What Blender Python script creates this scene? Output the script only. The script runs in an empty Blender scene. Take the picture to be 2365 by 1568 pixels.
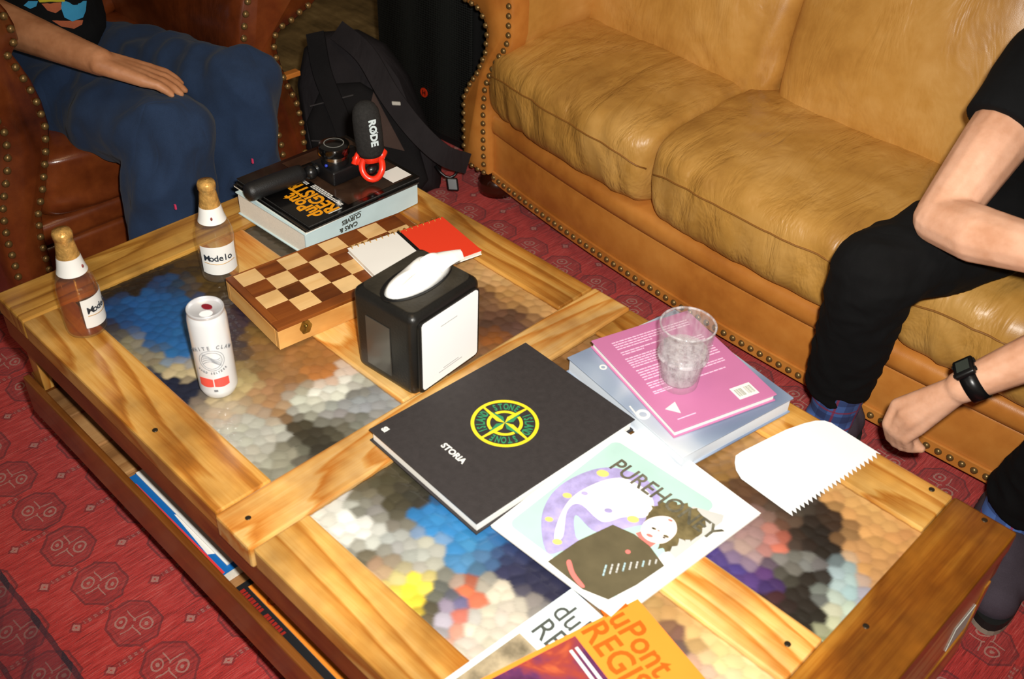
import bpy, bmesh, math, random
import numpy as np
from mathutils import Vector, Matrix, noise, kdtree
random.seed(7); rng = np.random.default_rng(7)
S = bpy.context.scene
COL = S.collection
PI = math.pi
TOP = 0.42          # height of the table top above the floor; everything is built with z = 0 at the table top

# ------------------------------------------------------------------ camera
CAM_R = ((0.7084468931, 0.7049250097, 0.0344053812), (0.4591790017, -0.4233558681, -0.7809766023), (-0.5359642190, 0.5690786761, -0.6236119117))
CAM_C = Vector((1.5854462, -0.4175036, 1.0612382))
FPX = 2418.353
cam = bpy.data.cameras.new('camera'); camo = bpy.data.objects.new('camera', cam); COL.objects.link(camo)
r, d, f = [Vector(v) for v in CAM_R]
camo.matrix_world = Matrix(((r.x, -d.x, -f.x, CAM_C.x), (r.y, -d.y, -f.y, CAM_C.y), (r.z, -d.z, -f.z, CAM_C.z), (0, 0, 0, 1)))
cam.sensor_fit = 'HORIZONTAL'; cam.sensor_width = 36.0; cam.lens = FPX / 2365 * 36.0
cam.clip_start = 0.05
cam.dof.use_dof = True; cam.dof.focus_distance = 2.0; cam.dof.aperture_fstop = 6.3
S.camera = camo

# ------------------------------------------------------------------ world, flash, exposure
W = bpy.data.worlds.new('world'); S.world = W; W.use_nodes = True
W.node_tree.nodes['Background'].inputs[0].default_value = (1.0, 0.82, 0.62, 1)
W.node_tree.nodes['Background'].inputs[1].default_value = 0.14
FL = bpy.data.lights.new('camera_flash', 'SPOT'); flash = bpy.data.objects.new('camera_flash', FL); COL.objects.link(flash)
FL.energy = 180; FL.color = (1.0, 0.965, 0.90); FL.shadow_soft_size = 0.022; FL.spot_size = math.radians(80); FL.spot_blend = 0.9
fm = camo.matrix_world.copy(); fm.translation = CAM_C + r * 0.05 - d * 0.055; flash.matrix_world = fm
CL = bpy.data.lights.new('warm_fill', 'AREA'); cl = bpy.data.objects.new('warm_fill', CL); COL.objects.link(cl)
CL.energy = 7; CL.size = 0.7; CL.color = (1.0, 0.72, 0.42); cl.location = (0.8, 0.2, 2.1)  # dim warm fill from above, added for ambient light; no fixture modelled
S.view_settings.view_transform = 'Standard'; S.view_settings.look = 'None'
S.view_settings.gamma = 1.0; S.view_settings.exposure = 0.0; S.view_settings.use_curve_mapping = False

# ------------------------------------------------------------------ measuring helpers (points on real planes)
def ray(q):
    a = (q[0] - 1182.5) / FPX; b = (q[1] - 784) / FPX
    return r * a + d * b + f
def onz(q, z=0.0):
    v = ray(q); return CAM_C + v * ((z - CAM_C.z) / v.z)
def ony(q, y):
    v = ray(q); return CAM_C + v * ((y - CAM_C.y) / v.y)
def onx(q, x):
    v = ray(q); return CAM_C + v * ((x - CAM_C.x) / v.x)

# ------------------------------------------------------------------ materials
def lin(c):
    return tuple((x / 12.92 if x <= 0.04045 else ((x + 0.055) / 1.055) ** 2.4) for x in [v / 255 for v in c[:3]]) + (1.0,)
class NT:
    def __init__(s, name):
        s.m = bpy.data.materials.new(name); s.m.use_nodes = True; s.t = s.m.node_tree; s.n = s.t.nodes
        s.b = s.n['Principled BSDF']; s.out = s.n['Material Output']; s._tc = None
    def new(s, typ, **kw):
        n = s.n.new(typ)
        for k, v in kw.items(): setattr(n, k, v)
        return n
    def link(s, a, b): s.t.links.new(a, b)
    def tc(s, k='Object'):
        if s._tc is None: s._tc = s.new('ShaderNodeTexCoord')
        return s._tc.outputs[k]
    def mapping(s, vec, scale=(1, 1, 1), loc=(0, 0, 0), rot=(0, 0, 0)):
        n = s.new('ShaderNodeMapping'); s.link(vec, n.inputs[0])
        n.inputs[1].default_value = loc; n.inputs[2].default_value = rot; n.inputs[3].default_value = scale
        return n.outputs[0]
    def noise(s, vec, scale, detail=3, rough=.55, dist=0.0):
        n = s.new('ShaderNodeTexNoise'); s.link(vec, n.inputs['Vector']); n.inputs['Scale'].default_value = scale
        n.inputs['Detail'].default_value = detail; n.inputs['Roughness'].default_value = rough; n.inputs['Distortion'].default_value = dist
        return n.outputs[0]
    def ramp(s, fac, stops, interp='LINEAR'):
        n = s.new('ShaderNodeValToRGB'); s.link(fac, n.inputs[0]); cr = n.color_ramp; cr.interpolation = interp
        while len(cr.elements) < len(stops): cr.elements.new(0.5)
        for e, (p, c) in zip(cr.elements, stops):
            e.position = p; e.color = c if len(c) == 4 else tuple(c) + (1,)
        return n.outputs[0]
    def mix(s, fac, a, b, blend='MIX'):
        n = s.new('ShaderNodeMix', data_type='RGBA', blend_type=blend)
        for v, i in ((fac, 0), (a, 6), (b, 7)):
            if hasattr(v, 'is_linked') or hasattr(v, 'links'): s.link(v, n.inputs[i])
            else: n.inputs[i].default_value = v
        return n.outputs[2]
    def math(s, op, a, b=None, c=None):
        n = s.new('ShaderNodeMath', operation=op)
        for i, v in enumerate((a, b, c)):
            if v is None: continue
            if isinstance(v, (int, float)): n.inputs[i].default_value = v
            else: s.link(v, n.inputs[i])
        return n.outputs[0]
    def bump(s, h, strength=.3, dist=.002, normal=None):
        n = s.new('ShaderNodeBump'); s.link(h, n.inputs['Height']); n.inputs['Strength'].default_value = strength; n.inputs['Distance'].default_value = dist
        if normal is not None: s.link(normal, n.inputs['Normal'])
        return n.outputs[0]
    def base(s, v):
        if isinstance(v, tuple): s.b.inputs['Base Color'].default_value = v
        else: s.link(v, s.b.inputs['Base Color'])
MATS = {}
def mat(name, c=(128, 128, 128), rough=.5, metal=0, spec=.5, coat=0, bump=None, var=0.0, vscale=12, sheen=0):
    """plain surface with a little procedural colour variation and fine relief"""
    if name in MATS: return MATS[name]
    t = NT(name); b = t.b
    b.inputs['Roughness'].default_value = rough; b.inputs['Metallic'].default_value = metal; b.inputs['Specular IOR Level'].default_value = spec
    b.inputs['Coat Weight'].default_value = coat; b.inputs['Coat Roughness'].default_value = .12
    if sheen: b.inputs['Sheen Weight'].default_value = sheen
    col = lin(c)
    if var:
        nz = t.noise(t.tc(), vscale, 4)
        lo = tuple(x * (1 - var) for x in col[:3]); hi = tuple(min(1, x * (1 + var)) for x in col[:3])
        t.base(t.ramp(nz, [(.3, lo), (.7, hi)]))
    else: t.base(col)
    if bump:
        t.link(t.bump(t.noise(t.tc(), bump[0], 3), bump[1], .0015), b.inputs['Normal'])
    MATS[name] = t.m
    return t.m

def wood(name, stops, ring=9.0, rough=.28, coat=.5, dist=2.2, knots=True):
    if name in MATS: return MATS[name]
    t = NT(name)
    oi = t.new('ShaderNodeObjectInfo')
    cmb = t.new('ShaderNodeCombineXYZ')
    off = t.math('MULTIPLY', oi.outputs['Random'], 37.0)
    t.link(off, cmb.inputs[0]); t.link(t.math('MULTIPLY', oi.outputs['Random'], 11.0), cmb.inputs[1]); t.link(off, cmb.inputs[2])
    va = t.new('ShaderNodeVectorMath', operation='ADD'); t.link(t.tc(), va.inputs[0]); t.link(cmb.outputs[0], va.inputs[1])
    v = va.outputs[0]
    big = t.noise(t.mapping(v, (.9, 4.2, 4.2)), 1.0, 2, .45)                # slow field, stretched along the board
    med = t.noise(t.mapping(v, (5, 60, 60)), 1.0, 3, .6)
    fine = t.noise(t.mapping(v, (12, 420, 420)), 1.0, 2, .6)
    sx = t.new('ShaderNodeSeparateXYZ'); t.link(v, sx.inputs[0])
    mid = t.noise(t.mapping(v, (.8, 15, 15)), 1.0, 2, .5)
    h = t.math('ADD', t.math('ADD', t.math('MULTIPLY', big, ring), t.math('MULTIPLY', mid, 2.6)), t.math('MULTIPLY', sx.outputs[1], ring * 1.6))
    h = t.math('ADD', h, t.math('MULTIPLY', med, .55))
    fr = t.math('FRACT', h)
    tri = t.math('ABSOLUTE', t.math('SUBTRACT', fr, .5))                   # 0 centre .. .5
    saw = t.math('MULTIPLY', t.math('POWER', fr, 2.0), t.math('MINIMUM', t.math('MULTIPLY', t.math('SUBTRACT', 1.0, fr), 7.0), 1.0))                                        # early wood fades into a dark late-wood line
    g = t.math('ADD', t.math('MULTIPLY', saw, .50), t.math('MULTIPLY', fine, .26))
    g = t.math('ADD', g, t.math('ADD', t.math('MULTIPLY', t.math('SUBTRACT', big, .5), .5), t.math('MULTIPLY', med, .28)))
    colr = t.ramp(g, stops)
    patch = t.noise(v, 5.0, 4, .6)
    colr = t.mix(t.ramp(patch, [(.42, (0, 0, 0)), (.72, (.75, .75, .75))]), colr, tuple(x * .45 for x in stops[-1][1][:3]) + (1,), 'MIX')
    if knots:
        vo = t.new('ShaderNodeTexVoronoi', feature='F1'); t.link(t.mapping(v, (3.6, 6.5, 3)), vo.inputs['Vector']); vo.inputs['Scale'].default_value = 1.0
        kn = t.ramp(vo.outputs['Distance'], [(.05, (1, 1, 1)), (.11, (0, 0, 0))])
        colr = t.mix(kn, colr, (.10, .035, .010, 1))
    t.base(colr)
    t.b.inputs['Roughness'].default_value = rough; t.b.inputs['Coat Weight'].default_value = coat; t.b.inputs['Coat Roughness'].default_value = .15
    t.link(t.bump(t.math('ADD', g, t.math('MULTIPLY', patch, .4)), .25, .001), t.b.inputs['Normal'])
    MATS[name] = t.m
    return t.m
def leather(name, c1, c2, c3, rough=.36, crease=.5, cs=7.0, coat=.15):
    if name in MATS: return MATS[name]
    t = NT(name)
    big = t.noise(t.tc(), 4.5, 4, .6); med = t.noise(t.tc(), 24, 4, .6)
    col = t.ramp(t.math('ADD', t.math('MULTIPLY', big, .75), t.math('MULTIPLY', med, .25)), [(.34, lin(c1)), (.5, lin(c2)), (.68, lin(c3))])
    t.base(col); t.b.inputs['Roughness'].default_value = rough; t.b.inputs['Coat Weight'].default_value = coat; t.b.inputs['Coat Roughness'].default_value = .28
    # pebbled grain plus long soft creases
    vo = t.new('ShaderNodeTexVoronoi', feature='DISTANCE_TO_EDGE'); t.link(t.tc(), vo.inputs['Vector']); vo.inputs['Scale'].default_value = 330
    grain = t.bump(vo.outputs['Distance'], .18, .0008)
    wr = t.noise(t.mapping(t.tc(), (2.2, .7, 1.0), rot=(.2, .3, .45)), cs, 4, .62, .5)
    wr = t.math('SMOOTH_MIN', wr, .56, .12)
    t.link(t.bump(wr, crease, .02, grain), t.b.inputs['Normal'])
    MATS[name] = t.m
    return t.m
def fabric(name, c, rough=.9, var=.3, weave=900, bump=.4, fold=None, sheen=.0):
    if name in MATS: return MATS[name]
    t = NT(name); col = lin(c)
    nz = t.noise(t.tc(), 14, 4, .6); fz = t.noise(t.tc(), weave, 2)
    k = t.math('ADD', t.math('MULTIPLY', nz, .6), t.math('MULTIPLY', fz, .4))
    t.base(t.ramp(k, [(.3, tuple(x * (1 - var) for x in col[:3])), (.7, tuple(min(1, x * (1 + var)) for x in col[:3]))]))
    t.b.inputs['Roughness'].default_value = rough; t.b.inputs['Specular IOR Level'].default_value = .2
    t.b.inputs['Sheen Weight'].default_value = sheen
    nb = t.bump(fz, bump, .0008)
    if fold:
        w = t.noise(t.mapping(t.tc(), (1, 1, .55)), fold[0], 3, .5, .8)
        nb = t.bump(t.math('ABSOLUTE', t.math('SUBTRACT', w, .5)), fold[1], .03, nb)
    t.link(nb, t.b.inputs['Normal'])
    MATS[name] = t.m
    return t.m
def clear(name, tint=(1, 1, 1), ior=1.45, gl=1.0, wob=None, rough=.02, opac=0.0, painted_haze=0.0):
    """thin clear glass: fresnel reflection over straight transmission, optional painted-in white haze"""
    if name in MATS: return MATS[name]
    t = NT(name); t.n.remove(t.b)
    tr = t.new('ShaderNodeBsdfTransparent'); tr.inputs[0].default_value = tuple(tint) + (1,)
    g = t.new('ShaderNodeBsdfGlossy'); g.inputs['Roughness'].default_value = rough
    lw = t.new('ShaderNodeLayerWeight'); lw.inputs[0].default_value = .5
    fac = t.math('MINIMUM', t.math('ADD', t.math('MULTIPLY', t.math('POWER', lw.outputs['Facing'], 3.0), .42 * gl), opac + .03), 1.0)
    if wob:
        nb = t.bump(t.noise(t.tc(), wob[0], 2), wob[1], .002); t.link(nb, g.inputs['Normal']); t.link(nb, lw.inputs['Normal'])
    m = t.new('ShaderNodeMixShader'); t.link(fac, m.inputs[0]); t.link(tr.outputs[0], m.inputs[1]); t.link(g.outputs[0], m.inputs[2])
    last_ = m.outputs[0]
    if painted_haze:  # white diffuse share stands in for flash haze and glints on the glass
        df = t.new('ShaderNodeBsdfDiffuse'); tl = t.new('ShaderNodeBsdfTranslucent'); df.inputs[0].default_value = (.95, .95, .97, 1); tl.inputs[0].default_value = (.95, .95, .97, 1)
        m1 = t.new('ShaderNodeMixShader'); t.link(df.outputs[0], m1.inputs[1]); t.link(tl.outputs[0], m1.inputs[2])
        m2 = t.new('ShaderNodeMixShader'); m2.inputs[0].default_value = painted_haze; t.link(last_, m2.inputs[1]); t.link(m1.outputs[0], m2.inputs[2])
        if painted_haze > .05: t.link(t.math('MULTIPLY', t.ramp(t.noise(t.mapping(t.tc(), (1, 1, .35)), 130, 2), [(.4, (.3, .3, .3)), (.62, (1, 1, 1))]), painted_haze * 1.5), m2.inputs[0])
        last_ = m2.outputs[0]
    t.link(last_, t.out.inputs[0]); MATS[name] = t.m
    return t.m
def skinmat(name, c1, c2):
    if name in MATS: return MATS[name]
    t = NT(name)
    nz = t.noise(t.tc(), 16, 4, .6)
    t.base(t.ramp(nz, [(.32, lin(c1)), (.68, lin(c2))])); t.b.inputs['Roughness'].default_value = .55
    t.b.inputs['Subsurface Weight'].default_value = .06; t.b.inputs['Subsurface Radius'].default_value = (.6, .2, .1); t.b.inputs['Subsurface Scale'].default_value = .01
    t.link(t.bump(t.noise(t.tc(), 240, 3), .25, .0008), t.b.inputs['Normal'])
    MATS[name] = t.m
    return t.m

# ------------------------------------------------------------------ object helpers
def thing(name, label, cat, loc, group=None):
    o = bpy.data.objects.new(name, None); COL.objects.link(o); o.location = loc; o.empty_display_size = .05
    o['label'] = label; o['category'] = cat
    if group: o['group'] = group
    return o
def tag(o, label, cat, group=None):
    o['label'] = label; o['category'] = cat
    if group: o['group'] = group
    return o
def wloc(o):
    v = Vector((0, 0, 0))
    while o is not None: v += Vector(o.location); o = o.parent
    return v
class MB:
    def __init__(s): s.v = []; s.f = []; s.mi = []
    def add(s, vs, fs, mi=0):
        b = len(s.v); s.v += [tuple(v) for v in vs]; s.f += [tuple(i + b for i in f) for f in fs]; s.mi += [mi] * len(fs); return s
    def box(s, lo, hi, M=None, bev=0.0, seg=2, mi=0):
        if bev <= 0:
            vs = [Vector((x, y, z)) for z in (lo[2], hi[2]) for y in (lo[1], hi[1]) for x in (lo[0], hi[0])]
            fs = [(0, 2, 3, 1), (4, 5, 7, 6), (0, 1, 5, 4), (2, 6, 7, 3), (0, 4, 6, 2), (1, 3, 7, 5)]
        else:
            bm = bmesh.new(); bmesh.ops.create_cube(bm, size=1)
            for v in bm.verts: v.co = Vector([(lo[i] + hi[i]) / 2 + v.co[i] * (hi[i] - lo[i]) for i in range(3)])
            bmesh.ops.bevel(bm, geom=bm.edges[:] + bm.verts[:], offset=bev, segments=seg, profile=.5, affect='EDGES')
            bm.verts.index_update(); vs = [v.co.copy() for v in bm.verts]; fs = [[v.index for v in q.verts] for q in bm.faces]; bm.free()
        if M is not None: vs = [M @ Vector(v) for v in vs]
        return s.add(vs, fs, mi)
    def prism(s, pts, n0, n1, mi=0):
        """pts: ring of 3D points (any plane); extruded from offset n0 to offset n1 (vectors)"""
        n = len(pts); a = [Vector(p) + Vector(n0) for p in pts]; b = [Vector(p) + Vector(n1) for p in pts]
        fs = [tuple(range(n))[::-1], tuple(range(n, 2 * n))] + [(i, (i + 1) % n, (i + 1) % n + n, i + n) for i in range(n)]
        return s.add(a + b, fs, mi)
    def lathe(s, prof, c=(0, 0, 0), n=32, M=None, mi=0, flute=None, cap=True):
        vs = []; fs = []
        for k, (rr, z) in enumerate(prof):
            for i in range(n):
                a = 2 * PI * i / n; q = rr
                if flute and flute[1] <= z <= flute[2]: q = rr * (1 - flute[3] * (0.5 - 0.5 * math.cos(a * flute[0])))
                vs.append(Vector((q * math.cos(a), q * math.sin(a), z)))
        for k in range(len(prof) - 1):
            for i in range(n):
                j = (i + 1) % n; fs.append((k * n + i, k * n + j, (k + 1) * n + j, (k + 1) * n + i))
        if cap: fs.append(tuple(range(n))[::-1]); fs.append(tuple(range((len(prof) - 1) * n, len(prof) * n)))
        if M is None: M = Matrix.Translation(Vector(c))
        return s.add([M @ v for v in vs], fs, mi)
    def cone(s, p0, p1, r0, r1, n=16, mi=0, cap=True):
        p0 = Vector(p0); p1 = Vector(p1); ax = (p1 - p0)
        if ax.length < 1e-7: return s
        q = ax.to_track_quat('Z', 'Y'); M = Matrix.Translation(p0) @ q.to_matrix().to_4x4()
        return s.lathe([(r0, 0), (r1, ax.length)], n=n, M=M, mi=mi, cap=cap)
    def sphere(s, c, rad, n=16, m=10, sc=(1, 1, 1), M=None, mi=0):
        prof = [(max(1e-5, math.sin(PI * k / m)), -math.cos(PI * k / m)) for k in range(m + 1)]
        T = Matrix.Translation(Vector(c)) @ (M if M is not None else Matrix()) @ Matrix.Diagonal((rad * sc[0], rad * sc[1], rad * sc[2], 1))
        return s.lathe(prof, n=n, M=T, mi=mi, cap=False)
    def tube(s, pts, rad, n=8, mi=0, closed=False, flat=1.0, up=None):
        pts = [Vector(p) for p in pts]; L = len(pts); vs = []; fs = []; pn = None
        for k, p in enumerate(pts):
            if closed: tg = pts[(k + 1) % L] - pts[k - 1]
            else: tg = pts[min(k + 1, L - 1)] - pts[max(k - 1, 0)]
            tg.normalize()
            if up is not None: nn = Vector(up) - tg * tg.dot(Vector(up))
            elif pn is None: nn = tg.orthogonal()
            else: nn = pn - tg * pn.dot(tg)
            nn.normalize(); pn = nn; bb = tg.cross(nn); rr = rad[k] if isinstance(rad, (list, tuple)) else rad
            for i in range(n):
                a = 2 * PI * i / n; vs.append(p + nn * (math.cos(a) * rr * flat) + bb * (math.sin(a) * rr))
        K = L if closed else L - 1
        for k in range(K):
            for i in range(n):
                j = (i + 1) % n; k2 = (k + 1) % L; fs.append((k * n + i, k * n + j, k2 * n + j, k2 * n + i))
        if not closed: fs.append(tuple(range(n))[::-1]); fs.append(tuple(range((L - 1) * n, L * n)))
        return s.add(vs, fs, mi)
    def capsules(s, chain, n=14):
        for i, c in enumerate(chain):
            s.sphere(c[:3], c[3], n, 8)
            if i: p = chain[i - 1]; s.cone(p[:3], c[:3], p[3], c[3], n)
        return s
    def build(s, name, m, parent=None, smooth=False, loc=None, auto=None, kind=None):
        me = bpy.data.meshes.new(name)
        base = wloc(parent) if parent is not None else Vector((0, 0, 0))
        if loc is None: loc = base if parent is not None else (Vector(s.v[0]) if s.v else Vector())
        loc = Vector(loc)
        me.from_pydata([tuple(Vector(v) - loc) for v in s.v], [], s.f)
        bm = bmesh.new(); bm.from_mesh(me); bmesh.ops.recalc_face_normals(bm, faces=bm.faces[:]); bm.to_mesh(me); bm.free()
        ms = m if isinstance(m, (list, tuple)) else [m]
        for q in ms: me.materials.append(q)
        if len(ms) > 1:
            for p, i in zip(me.polygons, s.mi): p.material_index = i
        if smooth: me.polygons.foreach_set('use_smooth', [True] * len(me.polygons))
        if auto: me.polygons.foreach_set('use_smooth', [True] * len(me.polygons)); me.set_sharp_from_angle(angle=math.radians(auto))
        o = bpy.data.objects.new(name, me); COL.objects.link(o)
        if parent is not None: o.parent = parent
        o.location = loc - base
        if kind: o['kind'] = kind
        return o
def frame(o, ux, uy=None, uz=(0, 0, 1)):
    """4x4 from origin and x axis direction (plan angle in degrees, or a vector)"""
    if not hasattr(ux, '__len__'): a = math.radians(ux); ux = (math.cos(a), math.sin(a), 0)
    ux = Vector(ux).normalized(); uz = Vector(uz).normalized()
    uy = Vector(uy).normalized() if uy is not None else uz.cross(ux).normalized()
    uz = ux.cross(uy).normalized()
    return Matrix(((ux.x, uy.x, uz.x, o[0]), (ux.y, uy.y, uz.y, o[1]), (ux.z, uy.z, uz.z, o[2]), (0, 0, 0, 1)))
def evaluated(o, smooth=True):
    dg = bpy.context.evaluated_depsgraph_get(); dg.update()
    me = bpy.data.meshes.new_from_object(o.evaluated_get(dg), depsgraph=dg)
    old = o.data; o.modifiers.clear(); o.data = me
    if old.users == 0: bpy.data.meshes.remove(old)
    if smooth: me.polygons.foreach_set('use_smooth', [True] * len(me.polygons))
    return o
def displace(o, fn):
    me = o.data; n = len(me.vertices); co = np.empty(n * 3); me.vertices.foreach_get('co', co); co = co.reshape(-1, 3)
    no = np.empty(n * 3); me.vertices.foreach_get('normal', no); no = no.reshape(-1, 3)
    L = wloc(o); L = np.array((L.x, L.y, L.z))
    dsp = np.array([fn(Vector(c), Vector(k)) for c, k in zip(co + L, no)])
    me.vertices.foreach_set('co', (co + no * dsp[:, None]).ravel()); me.update()
def flesh(name, chains, voxel, m, parent, smooth=6, folds=None, extra=None):
    """one continuous surface grown round a skeleton of tapered limbs"""
    mb = MB()
    for c in chains: mb.capsules(c)
    if extra: extra(mb)
    o = mb.build(name, m, parent)
    mo = o.modifiers.new('r', 'REMESH'); mo.mode = 'VOXEL'; mo.voxel_size = voxel
    ms = o.modifiers.new('s', 'SMOOTH'); ms.iterations = smooth; ms.factor = .5
    evaluated(o)
    if folds: displace(o, folds)
    return o
def slab(o, x0, x1, y0, y1, z0, z1): pass
def text(name, s, size, M, m, parent, sx=1.0, depth=.0002, bold=0.0, align='LEFT', shear=0.0):
    cu = bpy.data.curves.new(name, 'FONT'); cu.body = s; cu.size = size; cu.align_x = align; cu.extrude = depth; cu.offset = bold; cu.shear = shear
    cu.resolution_u = 3
    to = bpy.data.objects.new(name, cu); COL.objects.link(to)
    dg = bpy.context.evaluated_depsgraph_get(); dg.update()
    me = bpy.data.meshes.new_from_object(to.evaluated_get(dg)); bpy.data.objects.remove(to); bpy.data.curves.remove(cu)
    base = wloc(parent) if parent is not None else Vector()
    T = Matrix.Translation(-base) @ M @ Matrix.Diagonal((sx, 1, 1, 1))
    me.transform(T); me.materials.clear(); me.materials.append(m)
    o = bpy.data.objects.new(name, me); COL.objects.link(o)
    if parent is not None: o.parent = parent
    return o
def cover(name, pts, z, m, parent, th=.0003):
    """flat printed patch lying on a cover; pts are plan points"""
    return MB().prism([(p[0], p[1], z) for p in pts], (0, 0, 0), (0, 0, th)).build(name, m, parent)
def bars(name, M, x0, y0, z, dx, rows, width, hgt, gap, m, parent, n=9, seed=1):
    rr_ = random.Random(seed); mb = MB()
    for k in range(rows):
        x = x0; end = x0 + width * (1 if k < rows - 1 else .6)
        while x < end:
            w_ = width / n * rr_.uniform(.5, 1.1); mb.box((x, y0 + k * gap, z), (min(x + w_, end), y0 + k * gap + hgt, z + .0002), M=M); x += w_ + width / n * .18
    return mb.build(name, m, parent, kind='stuff')
def ellipse(cx, cy, a, b, ang=0, n=28):
    ca, sa = math.cos(ang), math.sin(ang)
    return [(cx + a * math.cos(t) * ca - b * math.sin(t) * sa, cy + a * math.cos(t) * sa + b * math.sin(t) * ca) for t in [2 * PI * i / n for i in range(n)]]
def ring(mb, M, r0, r1, a0=0, a1=2 * PI, n=48, h=.0004):
    vs = []; fs = []
    for i in range(n + 1):
        a = a0 + (a1 - a0) * i / n
        for rr in (r0, r1):
            for z in (0, h): vs.append(M @ Vector((rr * math.cos(a), rr * math.sin(a), z)))
    for i in range(n):
        b = i * 4; c = b + 4
        fs += [(b + 1, b + 3, c + 3, c + 1), (b, c, c + 2, b + 2), (b, b + 1, c + 1, c), (b + 2, c + 2, c + 3, b + 3)]
    return mb.add(vs, fs)

# ------------------------------------------------------------------ palette
PINE = [(.10, lin((226, 180, 104))), (.34, lin((206, 150, 70))), (.56, lin((178, 112, 38))), (.85, lin((118, 66, 18)))]
PINE_D = [(.10, lin((190, 132, 48))), (.35, lin((168, 104, 28))), (.6, lin((134, 74, 14))), (.85, lin((84, 42, 8)))]
m_pine = wood('pine_varnished', PINE, ring=9)
m_pine_far = wood('pine_olive_varnish', [(.10, lin((210, 166, 84))), (.34, lin((190, 140, 62))), (.56, lin((160, 108, 40))), (.85, lin((96, 58, 18)))], ring=10)
m_pine_d = wood('pine_dark_varnish', PINE_D, ring=9)
m_pine_pale = wood('pine_pale', [(.1, lin((238, 204, 140))), (.35, lin((228, 178, 100))), (.6, lin((206, 134, 54))), (.85, lin((172, 92, 28)))], ring=12, knots=False)
m_apron = wood('apron_wood', [(0, lin((150, 90, 34))), (.5, lin((118, 64, 20))), (.95, lin((70, 34, 10)))], ring=6, rough=.4)
m_slat = wood('slat_wood', [(0, lin((206, 160, 104))), (.5, lin((176, 124, 72))), (.95, lin((120, 76, 38)))], ring=7, rough=.55, coat=0)
m_tan = leather('tan_leather', (180, 126, 56), (202, 148, 72), (216, 166, 94), crease=.5, cs=5)
m_tan_seat = leather('tan_seat_leather', (164, 116, 52), (190, 140, 66), (208, 160, 88), crease=.7, cs=7, rough=.40)
m_tan_base = leather('tan_base_leather', (172, 102, 40), (196, 124, 52), (212, 142, 66), crease=.12, cs=3)
m_brown = leather('brown_leather', (62, 26, 12), (98, 44, 18), (132, 66, 28), crease=.25, cs=3.5, rough=.24, coat=.45)
m_nail = mat('antique_brass', (128, 102, 60), .34, metal=.6, var=.2, vscale=60)
m_white = mat('white_paper', (236, 234, 228), .6, spec=.3, var=.02)
m_page = mat('page_edges', (232, 226, 212), .8, spec=.2, var=.05, vscale=300)
m_blackcov = mat('black_cover', (52, 48, 48), .62, spec=.3, var=.12, vscale=90, bump=(600, .3))
m_blk = mat('black_plastic', (16, 16, 17), .32, spec=.5)
m_blkm = mat('matte_black', (20, 20, 20), .8, spec=.2, bump=(500, .4))

# ================================================================== SETTING
def struct(name, mb, m, **k):
    o = mb.build(name, m, **k); o['kind'] = 'structure'; return o
FZ = -TOP
t = NT('dark_floor')
fl_n = t.noise(t.tc(), 9, 5, .65); fl_m = t.noise(t.mapping(t.tc(), (2, 14, 1)), 3, 4, .6)
t.base(t.ramp(t.math('ADD', t.math('MULTIPLY', fl_n, .6), t.math('MULTIPLY', fl_m, .4)), [(.35, lin((84, 66, 34))), (.55, lin((134, 108, 64))), (.7, lin((166, 138, 88)))]))
t.b.inputs['Roughness'].default_value = .6; m_floor = t.m
struct('floor', MB().box((-3.2, -2.4, FZ - .06), (3.6, 3.0, FZ - .012)), m_floor)
m_wall = mat('dark_wall', (96, 78, 54), .8, var=.15, vscale=5)
struct('wall_back', MB().box((-3.2, 3.0, FZ - .06), (3.6, 3.08, 2.2)), m_wall)
struct('wall_left', MB().box((-3.28, -2.4, FZ - .06), (-3.2, 3.0, 2.2)), m_wall)
struct('baseboard_left', MB().box((-3.2, -2.4, FZ - .012), (-3.18, 2.98, FZ + .09), bev=.004), mat('skirting', (60, 40, 22), .5))
struct('baseboard_back', MB().box((-3.18, 2.98, FZ - .012), (3.6, 3.0, FZ + .09), bev=.004), MATS['skirting'])

# ---- rug with rows of octagonal medallions, drawn by node arithmetic
t = NT('rug_pile')
sx = t.new('ShaderNodeSeparateXYZ'); t.link(t.tc(), sx.inputs[0])
wob = t.noise(t.tc(), 60, 4)
wob2 = t.noise(t.mapping(t.tc(), loc=(4, 7, 2)), 26, 3)
X = t.math('ADD', sx.outputs[0], t.math('MULTIPLY', t.math('SUBTRACT', wob, .5), .010))
Y = t.math('ADD', sx.outputs[1], t.math('MULTIPLY', t.math('SUBTRACT', wob2, .5), .008))
A = lambda *a: t.math('ADD', *a)
SU = lambda *a: t.math('SUBTRACT', *a)
MU = lambda *a: t.math('MULTIPLY', *a)
AB = lambda a: t.math('ABSOLUTE', a)
MX = lambda *a: t.math('MAXIMUM', *a)
MN = lambda *a: t.math('MINIMUM', *a)
LT = lambda a, b: t.math('LESS_THAN', a, b)
GT = lambda a, b: t.math('GREATER_THAN', a, b)
PX, PY = .1135, .1447
u = MU(SU(X, .078), 1 / PX); v = MU(SU(Y, -.068), 1 / PY)
def cell(w, p): return MU(SU(w, t.math('ROUND', w)), p)
a = cell(u, PX); b = cell(v, PY)
aa, ab_ = AB(a), AB(b)
oct_ = MX(MX(MU(aa, 1 / .050), MU(ab_, 1 / .043)), MU(A(aa, ab_), 1 / .066))
inside = LT(oct_, 1.0)
line1 = MU(LT(AB(SU(oct_, .95)), .045), 1.0)
line2 = LT(AB(SU(oct_, .78)), .03)
p = MU(A(a, b), .7071); q = MU(SU(a, b), .7071)
half = GT(Y, .6)
p2 = A(MU(p, SU(1.0, half)), MU(q, half)); q2 = A(MU(q, SU(1.0, half)), MU(p, half))
ap, aq = AB(p2), AB(q2)
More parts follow.
